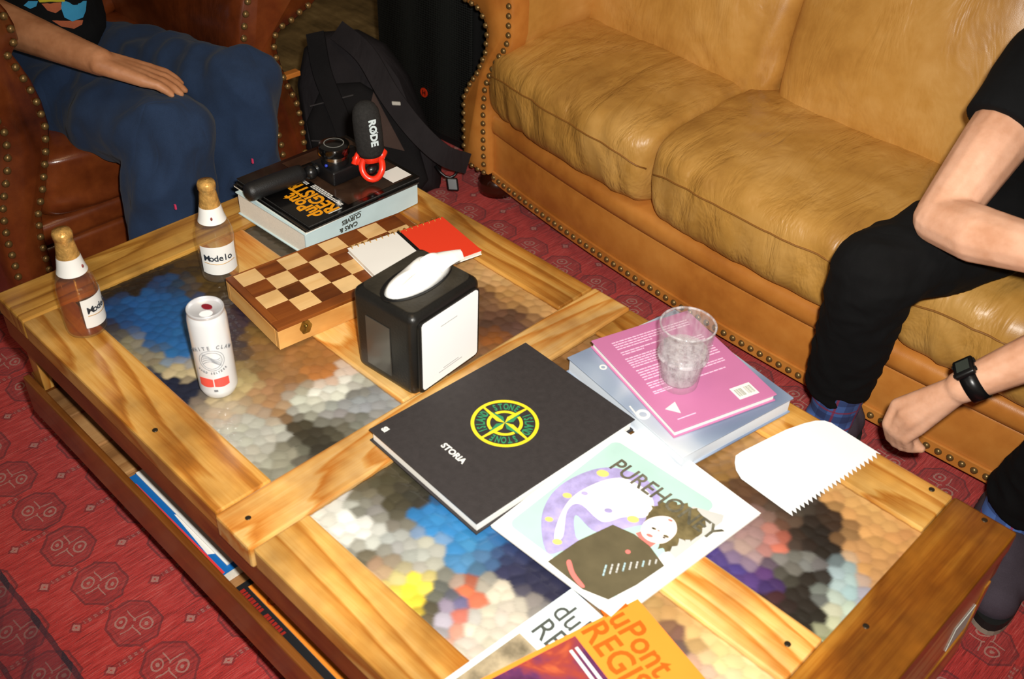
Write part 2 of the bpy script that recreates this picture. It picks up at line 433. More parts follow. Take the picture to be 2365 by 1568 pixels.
rg = t.math('SQRT', A(MU(SU(ap, .0205), SU(ap, .0205)), MU(MU(q2, q2), .7)))
pale = LT(AB(SU(rg, .0095)), .0015)
pale = MX(pale, LT(rg, .0032))
fork = MU(LT(AB(SU(aq, A(.0085, MU(ap, .9)))), .0016), LT(ap, .017))
stem = MU(LT(ap, .0016), MU(LT(aq, .0085), GT(aq, .004)))
pale = MU(MX(MX(pale, fork), stem), inside)
u5 = cell(A(u, .5), PX); v5 = cell(A(v, .5), PY)
dia = A(AB(u5), AB(v5))
dpale = MU(LT(dia, .0085), GT(dia, .0022))
ddark = MU(LT(dia, .0135), GT(dia, .0085))
trail = MU(MU(LT(AB(SU(AB(u5), .0022)), .0014), MU(GT(v5, .014), LT(v5, .060))), LT(t.math('FRACT', MU(v5, 95.0)), .5))
tdark = MU(LT(AB(u5), .0055), MU(GT(v5, .012), LT(v5, .064)))
streak = t.noise(t.mapping(t.tc(), (520, 26, 1), rot=(0, 0, .25)), 1.0, 3, .7)
fleck = t.noise(t.tc(), 700, 2, .6)
patch = t.noise(t.tc(), 5, 3)
basec = t.ramp(A(A(MU(streak, .65), MU(fleck, .2)), MU(patch, .15)), [(.36, lin((122, 26, 20))), (.46, lin((186, 42, 37))), (.55, lin((210, 62, 57))), (.66, lin((218, 110, 100)))])
c = t.mix(MU(inside, .30), basec, lin((104, 44, 50)))
c = t.mix(MU(MX(line1, MU(line2, .4)), MU(inside, A(.05, MU(fleck, .8)))), c, lin((50, 26, 34)))
c = t.mix(MU(A(ddark, MU(tdark, .7)), .42), c, lin((58, 24, 36)))
c = t.mix(MU(MX(MX(pale, dpale), MU(trail, .7)), MU(A(.22, fleck), .8)), c, lin((190, 158, 144)))
bord = LT(Y, -.178)
bstripe = MX(LT(AB(SU(Y, -.182)), .005), LT(AB(SU(Y, -.262)), .004))
bz = MU(LT(t.math('FRACT', A(MU(X, 9.0), MU(Y, 14.0))), .3), bord)
c = t.mix(MU(bord, .45), c, lin((96, 40, 56)))
c = t.mix(MU(A(bstripe, MU(bz, .4)), MU(bord, .7)), c, lin((56, 28, 42)))
t.base(c); t.b.inputs['Roughness'].default_value = .95; t.b.inputs['Specular IOR Level'].default_value = .15; t.b.inputs['Sheen Weight'].default_value = .15
t.link(t.bump(A(streak, fleck), .7, .003), t.b.inputs['Normal']); m_rug = t.m
rg_ = MB().box((-.78, -.75, FZ - .012), (2.7, 1.78, FZ), bev=.004).build('rug', m_rug, loc=(0, 0, 0))
tag(rg_, 'worn red woven rug with rows of dark octagon medallions under the table', 'rug')

# ================================================================== COFFEE TABLE
T = thing('coffee_table', 'varnished pine coffee table with four pebbled glass panes and a slatted shelf', 'table', (.716, .38, 0))
L_, W_ = 1.4316, .7584
def board(name, x0, x1, y0, y1, z0, z1, m, along='x', bev=.004, par=None, lab=None):
    par = par or T
    cx, cy, cz = (x0 + x1) / 2, (y0 + y1) / 2, (z0 + z1) / 2
    hx, hy, hz = (x1 - x0) / 2, (y1 - y0) / 2, (z1 - z0) / 2
    if along == 'y': hx, hy = hy, hx
    if along == 'z': hx, hz = hz, hx
    mb = MB().box((-hx, -hy, -hz), (hx, hy, hz), bev=bev)
    o = mb.build(name, m, loc=(0, 0, 0)); o.parent = par
    o.location = Vector((cx, cy, cz)) - wloc(par)
    if along == 'y': o.rotation_euler = (0, 0, PI / 2)
    if along == 'z': o.rotation_euler = (0, PI / 2, 0)
    if lab: o['label'] = lab
    return o
g = .0008
board('end_board', 0, .102, 0, W_, -.04, 0, m_pine_far, 'y')
board('end_board', 1.340, L_, 0, W_, -.04, 0, m_pine_d, 'y', lab='darker honey-brown end board')
board('side_board', .102 + g, .667, 0, .0887, -.04, -.0008, m_pine)
board('side_board', .750, 1.340 - g, 0, .0887, -.04, -.0008, m_pine)
board('side_board', .102 + g, .667, .672, W_, -.04, -.0008, m_pine)
board('side_board', .750, 1.340 - g, .668, W_, -.04, -.0008, m_pine)
board('cross_board', .667 + g, .750 - g, -.004, W_ + .002, -.04, .0002, m_pine_pale, 'y', lab='pale cross board with swirling grain')
board('centre_board', .102 + g, .667, .324, .418, -.04, -.0005, m_pine_pale)
board('centre_board', .750, 1.340 - g, .332, .418, -.04, -.0005, m_pine_pale)
board('apron', .002, L_ - .002, .002, .022, -.088, -.0405, m_apron, bev=.002)
board('apron', .002, L_ - .002, W_ - .022, W_ - .002, -.088, -.0405, m_apron, bev=.002)
board('apron', .002, .022, .0225, W_ - .0225, -.088, -.0405, m_apron, 'y', bev=.002)
board('end_panel', L_ - .016, L_ - .002, .0225, W_ - .0225, -.185, -.0405, m_pine, 'y', bev=.002)
board('lower_rail', .002, L_ - .002, 0, .013, -.262, -.180, m_apron, bev=.003)
board('lower_rail', .002, L_ - .002, W_ - .015, W_, -.262, -.180, m_apron, bev=.003)
board('lower_rail', 0, .015, .0155, W_ - .0155, -.262, -.180, m_apron, 'y', bev=.003)
board('lower_rail', L_ - .015, L_, .0155, W_ - .0155, -.262, -.192, m_pine, 'y', bev=.003)
for (x, y) in ((.0, .0), (.0, W_ - .05), (L_ - .05, .0), (L_ - .05, W_ - .05)):
    board('post', x + .0155, x + .05, y + .016, y + .034, -.194, -.0885, m_pine, 'z', bev=.002)
for (x, y) in ((.0, .0), (.0, W_)):
    pass
for (x, y) in ((.10, .14), (.10, W_ - .20), (L_ - .16, .14), (L_ - .16, W_ - .20)):
    board('foot', x, x + .06, y, y + .06, FZ, -.2, m_apron, 'z', bev=.003)
k = 0; x = .017
while x < L_ - .03:
    w = .088 + .006 * math.sin(k * 1.7); x1 = min(x + w, L_ - .017)
    board('slat', x, x1, .0165, W_ - .0165, -.238, -.2235 - .001 * (k % 2), m_slat, 'y', bev=.002); x = x1 + .005; k += 1
# pebbled panes -----------------------------------------------------
t = NT('pebbled_glass')  # opaque; the view refracted through the pebbles is painted as cell colours
at = t.new('ShaderNodeAttribute', attribute_name='Col'); 
t.base(at.outputs['Color']); t.b.inputs['Roughness'].default_value = .5; t.b.inputs['Coat Weight'].default_value = .45; t.b.inputs['Coat Roughness'].default_value = .08
t.link(t.bump(t.noise(t.tc(), 160, 2), .12, .002), t.b.inputs['Normal']); t.link(t.bump(t.noise(t.tc(), 6, 2), .2, .003), t.b.inputs['Coat Normal']); m_pane = t.m
def C3(*a): return a
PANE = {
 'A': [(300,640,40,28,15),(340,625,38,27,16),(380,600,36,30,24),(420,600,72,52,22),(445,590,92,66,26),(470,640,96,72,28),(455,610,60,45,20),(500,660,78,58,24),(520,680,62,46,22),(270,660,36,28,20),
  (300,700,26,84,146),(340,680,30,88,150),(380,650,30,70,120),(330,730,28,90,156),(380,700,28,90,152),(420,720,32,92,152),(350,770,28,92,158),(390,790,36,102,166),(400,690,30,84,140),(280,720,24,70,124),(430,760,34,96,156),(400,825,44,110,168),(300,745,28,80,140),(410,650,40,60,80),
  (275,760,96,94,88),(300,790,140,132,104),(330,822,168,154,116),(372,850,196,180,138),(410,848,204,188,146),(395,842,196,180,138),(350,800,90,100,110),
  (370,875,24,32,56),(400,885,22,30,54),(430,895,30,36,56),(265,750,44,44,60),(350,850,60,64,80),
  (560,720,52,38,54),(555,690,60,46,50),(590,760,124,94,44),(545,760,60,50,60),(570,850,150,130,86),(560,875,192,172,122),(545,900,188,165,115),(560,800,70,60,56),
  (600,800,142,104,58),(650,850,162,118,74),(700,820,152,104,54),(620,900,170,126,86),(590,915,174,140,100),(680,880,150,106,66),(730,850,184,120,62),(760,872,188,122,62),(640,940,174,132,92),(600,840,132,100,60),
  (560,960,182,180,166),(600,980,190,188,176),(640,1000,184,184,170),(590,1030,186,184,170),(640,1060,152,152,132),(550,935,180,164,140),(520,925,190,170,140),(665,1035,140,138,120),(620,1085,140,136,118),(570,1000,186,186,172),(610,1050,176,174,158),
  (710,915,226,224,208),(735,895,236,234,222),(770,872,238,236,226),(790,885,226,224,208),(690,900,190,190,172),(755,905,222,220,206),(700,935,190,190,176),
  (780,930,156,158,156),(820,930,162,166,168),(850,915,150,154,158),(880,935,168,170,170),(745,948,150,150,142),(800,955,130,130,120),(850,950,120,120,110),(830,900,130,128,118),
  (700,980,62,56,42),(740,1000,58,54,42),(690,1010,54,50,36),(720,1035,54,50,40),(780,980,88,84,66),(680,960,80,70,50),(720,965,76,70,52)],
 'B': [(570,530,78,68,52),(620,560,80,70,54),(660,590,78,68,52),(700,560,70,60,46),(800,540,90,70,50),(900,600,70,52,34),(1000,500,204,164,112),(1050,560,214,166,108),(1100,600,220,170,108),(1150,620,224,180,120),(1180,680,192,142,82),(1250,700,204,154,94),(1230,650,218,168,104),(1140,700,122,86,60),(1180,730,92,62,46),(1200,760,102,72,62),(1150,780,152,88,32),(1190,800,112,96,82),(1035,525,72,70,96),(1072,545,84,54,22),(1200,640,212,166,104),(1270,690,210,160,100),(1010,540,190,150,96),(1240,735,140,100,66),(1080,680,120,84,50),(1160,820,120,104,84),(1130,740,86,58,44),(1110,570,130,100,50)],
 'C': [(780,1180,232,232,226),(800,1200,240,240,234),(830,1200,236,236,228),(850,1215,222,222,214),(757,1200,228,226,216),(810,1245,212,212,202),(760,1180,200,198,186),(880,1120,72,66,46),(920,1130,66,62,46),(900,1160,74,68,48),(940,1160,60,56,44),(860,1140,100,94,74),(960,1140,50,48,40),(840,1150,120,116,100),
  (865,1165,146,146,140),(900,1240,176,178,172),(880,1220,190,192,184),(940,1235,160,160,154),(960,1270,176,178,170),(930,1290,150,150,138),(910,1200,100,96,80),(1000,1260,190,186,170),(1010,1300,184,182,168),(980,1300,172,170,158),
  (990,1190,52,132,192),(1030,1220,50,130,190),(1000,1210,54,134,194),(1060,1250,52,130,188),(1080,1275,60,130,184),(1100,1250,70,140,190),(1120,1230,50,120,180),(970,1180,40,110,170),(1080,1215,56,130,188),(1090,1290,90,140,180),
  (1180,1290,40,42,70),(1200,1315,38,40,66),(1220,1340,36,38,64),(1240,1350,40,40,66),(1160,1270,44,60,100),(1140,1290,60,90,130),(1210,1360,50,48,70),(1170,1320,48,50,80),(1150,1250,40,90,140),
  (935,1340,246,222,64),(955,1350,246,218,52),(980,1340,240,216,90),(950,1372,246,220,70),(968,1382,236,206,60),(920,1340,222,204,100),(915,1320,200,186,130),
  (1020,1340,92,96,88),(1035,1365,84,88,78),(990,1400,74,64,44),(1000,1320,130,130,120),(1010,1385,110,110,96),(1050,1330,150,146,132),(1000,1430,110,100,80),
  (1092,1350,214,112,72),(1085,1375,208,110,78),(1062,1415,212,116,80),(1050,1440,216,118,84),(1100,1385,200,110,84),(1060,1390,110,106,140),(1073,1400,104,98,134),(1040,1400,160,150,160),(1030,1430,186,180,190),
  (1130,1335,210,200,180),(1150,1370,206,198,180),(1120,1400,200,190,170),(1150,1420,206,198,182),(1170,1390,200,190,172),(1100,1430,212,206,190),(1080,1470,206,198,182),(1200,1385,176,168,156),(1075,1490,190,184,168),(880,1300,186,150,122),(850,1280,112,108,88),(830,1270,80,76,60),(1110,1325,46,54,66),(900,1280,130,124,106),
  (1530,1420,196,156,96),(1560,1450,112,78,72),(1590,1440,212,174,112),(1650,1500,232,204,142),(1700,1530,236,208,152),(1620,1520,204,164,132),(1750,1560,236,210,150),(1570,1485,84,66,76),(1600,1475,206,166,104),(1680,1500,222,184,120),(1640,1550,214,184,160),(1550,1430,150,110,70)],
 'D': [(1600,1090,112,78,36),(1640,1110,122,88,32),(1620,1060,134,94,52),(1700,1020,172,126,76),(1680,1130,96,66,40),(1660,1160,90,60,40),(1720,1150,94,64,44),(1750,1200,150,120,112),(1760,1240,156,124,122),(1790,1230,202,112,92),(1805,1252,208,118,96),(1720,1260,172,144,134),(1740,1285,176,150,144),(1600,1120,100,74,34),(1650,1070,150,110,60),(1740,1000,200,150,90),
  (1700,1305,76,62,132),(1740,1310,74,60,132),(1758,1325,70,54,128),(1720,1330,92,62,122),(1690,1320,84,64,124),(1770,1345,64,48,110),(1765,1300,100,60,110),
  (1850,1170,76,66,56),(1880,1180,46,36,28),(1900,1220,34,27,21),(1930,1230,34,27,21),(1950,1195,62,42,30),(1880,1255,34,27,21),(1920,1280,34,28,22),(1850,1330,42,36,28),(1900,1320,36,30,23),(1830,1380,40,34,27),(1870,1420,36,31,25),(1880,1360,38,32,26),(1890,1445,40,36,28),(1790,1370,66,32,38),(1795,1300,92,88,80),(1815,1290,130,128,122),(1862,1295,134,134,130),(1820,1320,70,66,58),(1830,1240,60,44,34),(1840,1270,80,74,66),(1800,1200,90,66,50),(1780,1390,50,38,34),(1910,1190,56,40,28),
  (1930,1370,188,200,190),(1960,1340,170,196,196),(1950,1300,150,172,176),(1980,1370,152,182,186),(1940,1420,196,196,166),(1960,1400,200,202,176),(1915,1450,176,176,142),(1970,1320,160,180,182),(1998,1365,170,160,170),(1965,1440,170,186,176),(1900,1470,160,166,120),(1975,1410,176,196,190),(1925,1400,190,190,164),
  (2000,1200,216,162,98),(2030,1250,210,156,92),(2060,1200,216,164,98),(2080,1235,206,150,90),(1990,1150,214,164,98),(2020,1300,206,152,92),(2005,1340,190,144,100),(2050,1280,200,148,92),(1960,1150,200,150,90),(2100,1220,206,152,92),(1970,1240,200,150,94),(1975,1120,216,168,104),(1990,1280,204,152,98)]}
BOUND = {'A': (.102, .667, .0887, .324), 'B': (.102, .667, .418, .672), 'C': (.750, 1.340, .0887, .332), 'D': (.750, 1.340, .418, .668)}
for key, smp in PANE.items():
    x0, x1, y0, y1 = BOUND[key]
    smp = [s_ for s_ in smp]
    kd = kdtree.KDTree(len(smp))
    for i, s_ in enumerate(smp): w = onz(s_[:2]); kd.insert((w.x, w.y, 0), i)
    kd.balance()
    # pebble cells on a jittered hexagonal layout
    cs = .0205; cells = []; row = 0; yy = y0 - .02
    while yy < y1 + .02:
        xx = x0 - .02 + (cs / 2 if row % 2 else 0)
        while xx < x1 + .02:
            cells.append((xx + rng.uniform(-.0055, .0055), yy + rng.uniform(-.0055, .0055))); xx += cs
        yy += cs * .866; row += 1
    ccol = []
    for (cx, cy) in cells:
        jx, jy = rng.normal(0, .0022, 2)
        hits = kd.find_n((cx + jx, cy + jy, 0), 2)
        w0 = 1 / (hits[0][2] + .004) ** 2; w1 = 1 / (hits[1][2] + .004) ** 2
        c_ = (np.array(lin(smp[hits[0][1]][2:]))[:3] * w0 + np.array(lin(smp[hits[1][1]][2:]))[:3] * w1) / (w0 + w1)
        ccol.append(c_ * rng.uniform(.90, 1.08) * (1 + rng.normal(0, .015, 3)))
    ccol = np.array(ccol); ca = np.array(cells)
    ck = kdtree.KDTree(len(cells))
    for i, c_ in enumerate(cells): ck.insert((c_[0], c_[1], 0), i)
    ck.balance()
    st = .0026; nx = int((x1 - x0) / st) + 1; ny = int((y1 - y0) / st) + 1
    xs = np.linspace(x0, x1, nx); ys = np.linspace(y0, y1, ny)
    vs = []; cols = []
    for j in range(ny):
        for i in range(nx):
            h = ck.find_n((xs[i], ys[j], 0), 2); d1, d2 = h[0][2], h[1][2]
            e = min(1.0, (d2 - d1) / .006)
            vs.append((xs[i], ys[j], -.0075 + .0011 * (1 - (1 - e) ** 2) * (1 - (d1 / .014) ** 2)))
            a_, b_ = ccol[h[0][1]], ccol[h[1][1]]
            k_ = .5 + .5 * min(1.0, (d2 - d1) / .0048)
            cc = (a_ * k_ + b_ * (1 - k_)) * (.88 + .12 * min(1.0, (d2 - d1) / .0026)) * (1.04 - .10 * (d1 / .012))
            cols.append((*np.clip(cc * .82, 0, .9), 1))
    fs = [(j * nx + i, j * nx + i + 1, (j + 1) * nx + i + 1, (j + 1) * nx + i) for j in range(ny - 1) for i in range(nx - 1)]
    me = bpy.data.meshes.new('glass_pane'); L0 = wloc(T)
    nv = len(vs)
    # underside closes the pane
    cor = [(x0, y0), (x1, y0), (x1, y1), (x0, y1)]
    bv = [(px, py, -.012) for px, py in cor]
    allv = [(p_[0] - L0.x, p_[1] - L0.y, p_[2] - L0.z) for p_ in vs + bv]
    edge = [list(range(nx)), [j * nx + nx - 1 for j in range(ny)], list(range(nx * ny - 1, nx * (ny - 1) - 1, -1)), [j * nx for j in range(ny - 1, -1, -1)]]
    fs.append((nv + 3, nv + 2, nv + 1, nv))
    for e_, (p0, p1) in zip(edge, ((0, 1), (1, 2), (2, 3), (3, 0))): fs.append(tuple([nv + p0, nv + p1] + e_[::-1]))
    me.from_pydata(allv, [], fs); me.materials.append(m_pane)
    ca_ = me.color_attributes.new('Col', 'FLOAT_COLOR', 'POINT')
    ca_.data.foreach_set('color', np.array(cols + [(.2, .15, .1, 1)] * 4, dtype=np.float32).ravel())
    me.polygons.foreach_set('use_smooth', [True] * (len(fs) - 5) + [False] * 5)
    o = bpy.data.objects.new('glass_pane', me); COL.objects.link(o); o.parent = T
    o['label'] = {'A': 'pebbled glass pane showing blurred blue, cream and grey', 'B': 'pebbled glass pane showing blurred tan wood', 'C': 'pebbled glass pane showing white, blue and yellow blurs', 'D': 'pebbled glass pane showing dark, purple and pale blurs'}[key]
# worn pale chips and a screw head on the boards
m_scr = mat('screw', (70, 62, 50), .4, metal=.8)
for q in ((573, 1196), (1819, 1487), (2152, 1130), (2274, 1201), (2000, 1446), (358, 993)):
    w = onz(q); MB().lathe([(.0042, -.001), (.0042, .0003), (.003, .0006), (.0006, .0004)], (w.x, w.y, 0), 14).build('screw_head', m_scr, T, smooth=True)
lb = MB().box((L_ - .0015, .655, -.168), (L_ - .0005, .715, -.118)).build('paper_label', mat('faded_label', (228, 232, 224), .5, var=.1), T)

# ================================================================== SOFA
SOFA = thing('sofa', 'tan leather three-seat sofa with brass nailheads behind the coffee table', 'sofa', (.72, 1.6, FZ))
def puff(name, lo, hi, m, parent, e=.35, ex=.22, n=22, crown=.02, front=0.0, wr=None, M=None, sag=0.0):
    """stuffed cushion: rounded box with a crowned top; lo/hi bounds"""
    bm = bmesh.new(); bmesh.ops.create_cube(bm, size=2)
    bmesh.ops.subdivide_edges(bm, edges=bm.edges[:], cuts=n, use_grid_fill=True)
    c = [(lo[i] + hi[i]) / 2 for i in range(3)]; h = [(hi[i] - lo[i]) / 2 for i in range(3)]
    for v in bm.verts:
        p_ = v.co.copy(); s_ = Vector([math.copysign(abs(t_) ** .9, t_) for t_ in p_])
        yz = (abs(s_.y) ** (2 / e) + abs(s_.z) ** (2 / e)) ** (e / 2)          # round section front to top
        L = (abs(s_.x) ** (2 / ex) + yz ** (2 / ex)) ** (ex / 2)               # squarer towards the neighbours
        s_ = s_ / max(L, 1e-6)
        q = Vector((s_.x * h[0], s_.y * h[1], s_.z * h[2]))
        k = (1 - s_.x ** 2) * (1 - s_.y ** 2)
        q.z += crown * k * (1 if s_.z > 0 else -.3) - sag * math.exp(-((s_.x) ** 2 + (s_.y + .1) ** 2) / .2) * (1 if s_.z > 0 else 0)
        if front: q.y -= front * (1 - s_.x ** 2) * (1 - s_.z ** 2) * (1 if s_.y < 0 else 0)
        if front: q.x += front * .25 * s_.x * (1 - s_.y ** 2) * (1 - s_.z ** 2)
        v.co = q + Vector(c)
        if M is not None: v.co = M @ v.co
    mb = MB(); bm.verts.index_update(); mb.add([v.co.copy() for v in bm.verts], [[v.index for v in q.verts] for q in bm.faces]); bm.free()
    o = mb.build(name, m, parent, smooth=True)
    if wr: displace(o, wr)
    return o
def nz(p, s): return noise.noise(Vector(p) * s)
def seat_wr(cx):
    def fn(p, n):
        up = max(0, n.z); fr = max(0, -n.y)
        # stretch folds fan out from the back crease; soft vertical puckers on the front
        dx, dy = p.x - cx, p.y - 1.72
        ang = math.atan2(dx, -dy); rad = math.hypot(dx, dy)
        w = up * .0060 * (.5 - abs(nz((ang * 2.2, rad * .5, cx * 3), 5.0))) * min(1, rad * 3)
        w += up * .008 * nz((p.x, p.y, 3 + cx), 5)
        w += fr * .0065 * (.6 - abs(nz((p.x * 1.0 + p.z * .25, .2, p.z * .3 + cx), 19)) * 2.0)
        return w
    return fn
XS = [-.186, .405, 1.010, 1.622]; XK = [-.150, .470, 1.05, 1.60]
def bow(x): return .098 * ((x - .85)) ** 2 if x < .85 else .05 * (x - .85) ** 2
for i in range(3):
    x0, x1 = XS[i], XS[i + 1]
    cu = puff('seat_cushion', (x0 + .002, 1.205, -.178), (x1 - .002, 1.80, .030), m_tan_seat, SOFA, e=.40, ex=.17, n=46, crown=.014, front=.018, sag=(.03 if i == 2 else 0), wr=seat_wr((x0 + x1) / 2 + .12))
    # piping seam along the front top edge
    zt = -.035
    pts = []
    for k in range(41):
        s_ = -1 + 2 * k / 40; xx = (x0 + x1) / 2 + s_ * (x1 - x0) / 2 * .965
        pts.append((xx, 0, zt - .03 * abs(s_) ** 6))
    # project seam on the cushion front
    me = cu.data; L0 = wloc(cu); bmx = bmesh.new(); bmx.from_mesh(me)
    from mathutils.bvhtree import BVHTree
    bv = BVHTree.FromBMesh(bmx); sp = []
    for (xx, yy, zz) in pts:
        h = bv.ray_cast(Vector((xx, .6, zz)) - L0, Vector((0, 1, 0)))
        if h[0] is not None: sp.append(h[0] + L0 + Vector((0, -.0005, 0)))
    bmx.free()
    if len(sp) > 3: MB().tube(sp, .0022, 6).build('seam', mat('seam_thread', (140, 92, 34), .6), cu, smooth=True)
def back_wr(cx):
    def fn(p, n):
        dx, dz = p.x - (cx + .24), p.z + .02
        ang = math.atan2(dx, dz); rad = math.hypot(dx, dz)
        return .006 * nz((ang * 1.2, rad * .7, cx * 2), 5) * max(0, 1.1 - rad * 1.2) + .006 * nz((p.x, p.y, p.z), 4)
    return fn
for i in range(3):
    x0, x1 = XK[i], XK[i + 1]
    Mb = Matrix.Translation((0, (-.065, -.065, 0)[i], 0)) @ Matrix.Translation((0, 1.70, -.02)) @ Matrix.Rotation(math.radians(-13), 4, 'X') @ Matrix.Translation((0, -1.70, .02))
    puff('back_cushion', (x0 + .004, 1.625, -.035), (x1 - .004, 1.84, .52), m_tan, SOFA, e=.34, n=36, crown=.01, front=.055, wr=back_wr((x0 + x1) / 2), M=Mb)
# base front, deck strip, frame
def runx(mb, y0, y1, z0, z1, x0, x1, n=30, r_=.008):
    prof = [(y0 + r_, z0), (y0 + r_ * .3, z0 + r_ * .3), (y0, z0 + r_), (y0, z1 - r_), (y0 + r_ * .3, z1 - r_ * .3), (y0 + r_, z1), (y1, z1), (y1, z0)]
    vs = []; fs = []; m_ = len(prof)
    for i in range(n + 1):
        for (y_, z_) in prof: vs.append((x0 + (x1 - x0) * i / n, y_, z_))
    for i in range(n):
        for k in range(m_): q = (k + 1) % m_; fs.append((i * m_ + k, i * m_ + q, (i + 1) * m_ + q, (i + 1) * m_ + k))
    fs += [tuple(range(m_)), tuple(range(n * m_, (n + 1) * m_))[::-1]]
    mb.add(vs, fs); return mb
XA, XB = -.158, 1.628
runx(MB(), 1.234, 1.27, -.362, -.222, XA, XB, r_=.010).build('front_rail', m_tan_base, SOFA, auto=50)
runx(MB(), 1.222, 1.75, -.226, -.170, XA, XB, r_=.018).build('deck', m_tan_base, SOFA, auto=50)
runx(MB(), 1.2705, 1.86, -.360, -.228, XA, XB).build('frame', m_tan_base, SOFA)
MB().box((-.22, 1.8605, -.36), (1.69, 2.06, .40), bev=.03, seg=3).build('back_frame', m_tan, SOFA, auto=40)
runx(MB(), 1.228, 1.2335, -.366, -.334, XA, XB, r_=.002).build('nail_band', m_tan_base, SOFA)
for o in list(SOFA.children_recursive):
    if o.type != 'MESH': continue
    L0 = wloc(o)
    for v in o.data.vertices:
        y_ = v.co.y + L0.y; v.co.y += bow(v.co.x + L0.x) * min(1.0, max(0.0, (1.72 - y_) / .44))
# arm: outline of the scrolled front panel measured on the sofa's front plane
armpx_l = [(1076, 379), (1068, 355), (1067, 290), (1067, 220), (1079, 191), (1099, 161), (1117, 117), (1121, 70), (1114, 44), (1099, 18)]
armpx_r = [(1185, 20), (1184, 44), (1183, 88), (1176, 117), (1158, 140), (1143, 168), (1128, 205), (1124, 258), (1124, 330), (1124, 405)]
AY = 1.31
al = [ony(q, AY) for q in armpx_l]; ar = [ony(q, AY) for q in armpx_r]
def arm_outline(al, ar, ax, cx, cz, rr, s):
    """ax: index of the horizontal axis; scroll circle at (cx, cz)"""
    a0 = al[-1]; b0 = ar[0]
    th0 = math.atan2(a0[2] - cz, (a0[ax] - cx) * s); th1 = math.atan2(b0[2] - cz, (b0[ax] - cx) * s)
    if th0 > 0: th0 -= 2 * PI
    pts = []
    for k in range(1, 22):
        th = th0 + (th1 - th0) * k / 22 if False else (th0 - (th0 + 2 * PI - th1) * k / 22)
        p_ = [0, 0, cz + rr * math.sin(th)]; p_[ax] = cx + s * rr * math.cos(th); p_[1 - ax] = a0[1 - ax]; pts.append(Vector(p_))
    return pts
scx, scz, srr = -.205, .212, .118
sc = arm_outline(al, ar, 0, scx, scz, srr, 1)
outline = al + sc + ar
def offs(pts, ax, v):
    o_ = []
    for p_ in pts: q = Vector(p_); q[1 - ax] = v; o_.append(q)
    return o_
def sofa_arm(mirror):
    def X_(p_):
        q = Vector(p_)
        if mirror: q.x = 2 * .735 - q.x
        return q
    lbl = None
    P0 = [X_(p_) for p_ in outline]
    arm = MB().prism(P0, (0, .055, 0), (0, .70, 0)).build('arm', m_tan, SOFA, auto=50)
    ctr = Vector((sum(p_.x for p_ in P0) / len(P0), AY, sum(p_.z for p_ in P0) / len(P0)))
    # padded front panel, slightly domed
    mb = MB(); n = len(P0); rings = []
    med = []
    for p_ in P0: med.append(p_)
    def inset(pts, dd):
        res = []
        for i, p_ in enumerate(pts):
            a_ = pts[i - 1]; b_ = pts[(i + 1) % n]; tg = (b_ - a_); tg.y = 0
            if tg.length < 1e-6: res.append(p_.copy()); continue
            tg.normalize(); nn = Vector((tg.z, 0, -tg.x)) * (1 if not mirror else -1); res.append(p_ + nn * dd)
        return res
    R0 = [p_ + Vector((0, .055, 0)) for p_ in P0]; R1 = [p_ + Vector((0, .006, 0)) for p_ in P0]
    R2 = [p_ + Vector((0, .0, 0)) for p_ in inset(P0, .006)]; R3 = [p_ + Vector((0, -.001, 0)) for p_ in inset(P0, .014)]
    R4 = [p_ + Vector((0, -.009, 0)) for p_ in inset(P0, .024)]
    for rg2 in (R0, R1, R2, R3, R4): rings.append(rg2)
    vs = [v for rr2 in rings for v in rr2]; fs = []
    for k in range(4):
        for i in range(n): j = (i + 1) % n; fs.append((k * n + i, k * n + j, (k + 1) * n + j, (k + 1) * n + i))
    fs.append(tuple(range(4 * n, 5 * n))); mb.add(vs, fs)
    pan = mb.build('arm_panel', m_tan_base, SOFA, auto=55)
    # nailheads round the panel
    path = inset(P0, .010); acc = 0; last = None; step = .0235; nl = []
    for i in range(len(path)):
        a_, b_ = path[i], path[(i + 1) % n]; seg = (b_ - a_).length; s_ = 0
        while acc + (seg - s_) >= step:
            s_ += step - acc; acc = 0; nl.append(a_.lerp(b_, min(1, s_ / seg)) + Vector((0, -.002, 0)))
        acc += seg - s_
    if not mirror:
        for w in nl:
            o = nail.copy(); COL.objects.link(o); o.parent = pan; o.location = w - wloc(pan)
    return arm
nmb = MB()
nmb.lathe([(.0078, 0), (.0075, .0022), (.0060, .0052), (.0034, .0068), (.0004, .0074)], n=12, M=Matrix.Rotation(PI / 2, 4, 'X'))
nail = nmb.build('nailhead', m_nail, loc=(0, 0, 0), smooth=True)
first = True
x = -.150
while x < 1.62:
    o = nail if first else nail.copy()
    if not first: COL.objects.link(o)
    o.parent = SOFA; o.location = Vector((x, 1.229 + bow(x), -.350)) - wloc(SOFA); first = False; x += .0242
sofa_arm(False); sofa_arm(True)
m_foot = mat('dark_foot_wood', (52, 20, 8), .25, coat=.6, var=.2)
for (x, y) in ((-.185, 1.375), (1.655, 1.375), (-.18, 1.96), (1.65, 1.96)):
    MB().lathe([(.052, -.058), (.054, -.040), (.050, -.03), (.052, -.024), (.040, -.012), (.03, -.004), (.02, 0)][::-1], (x, y, -.362), 24).build('bun_foot', m_foot, SOFA, smooth=True)

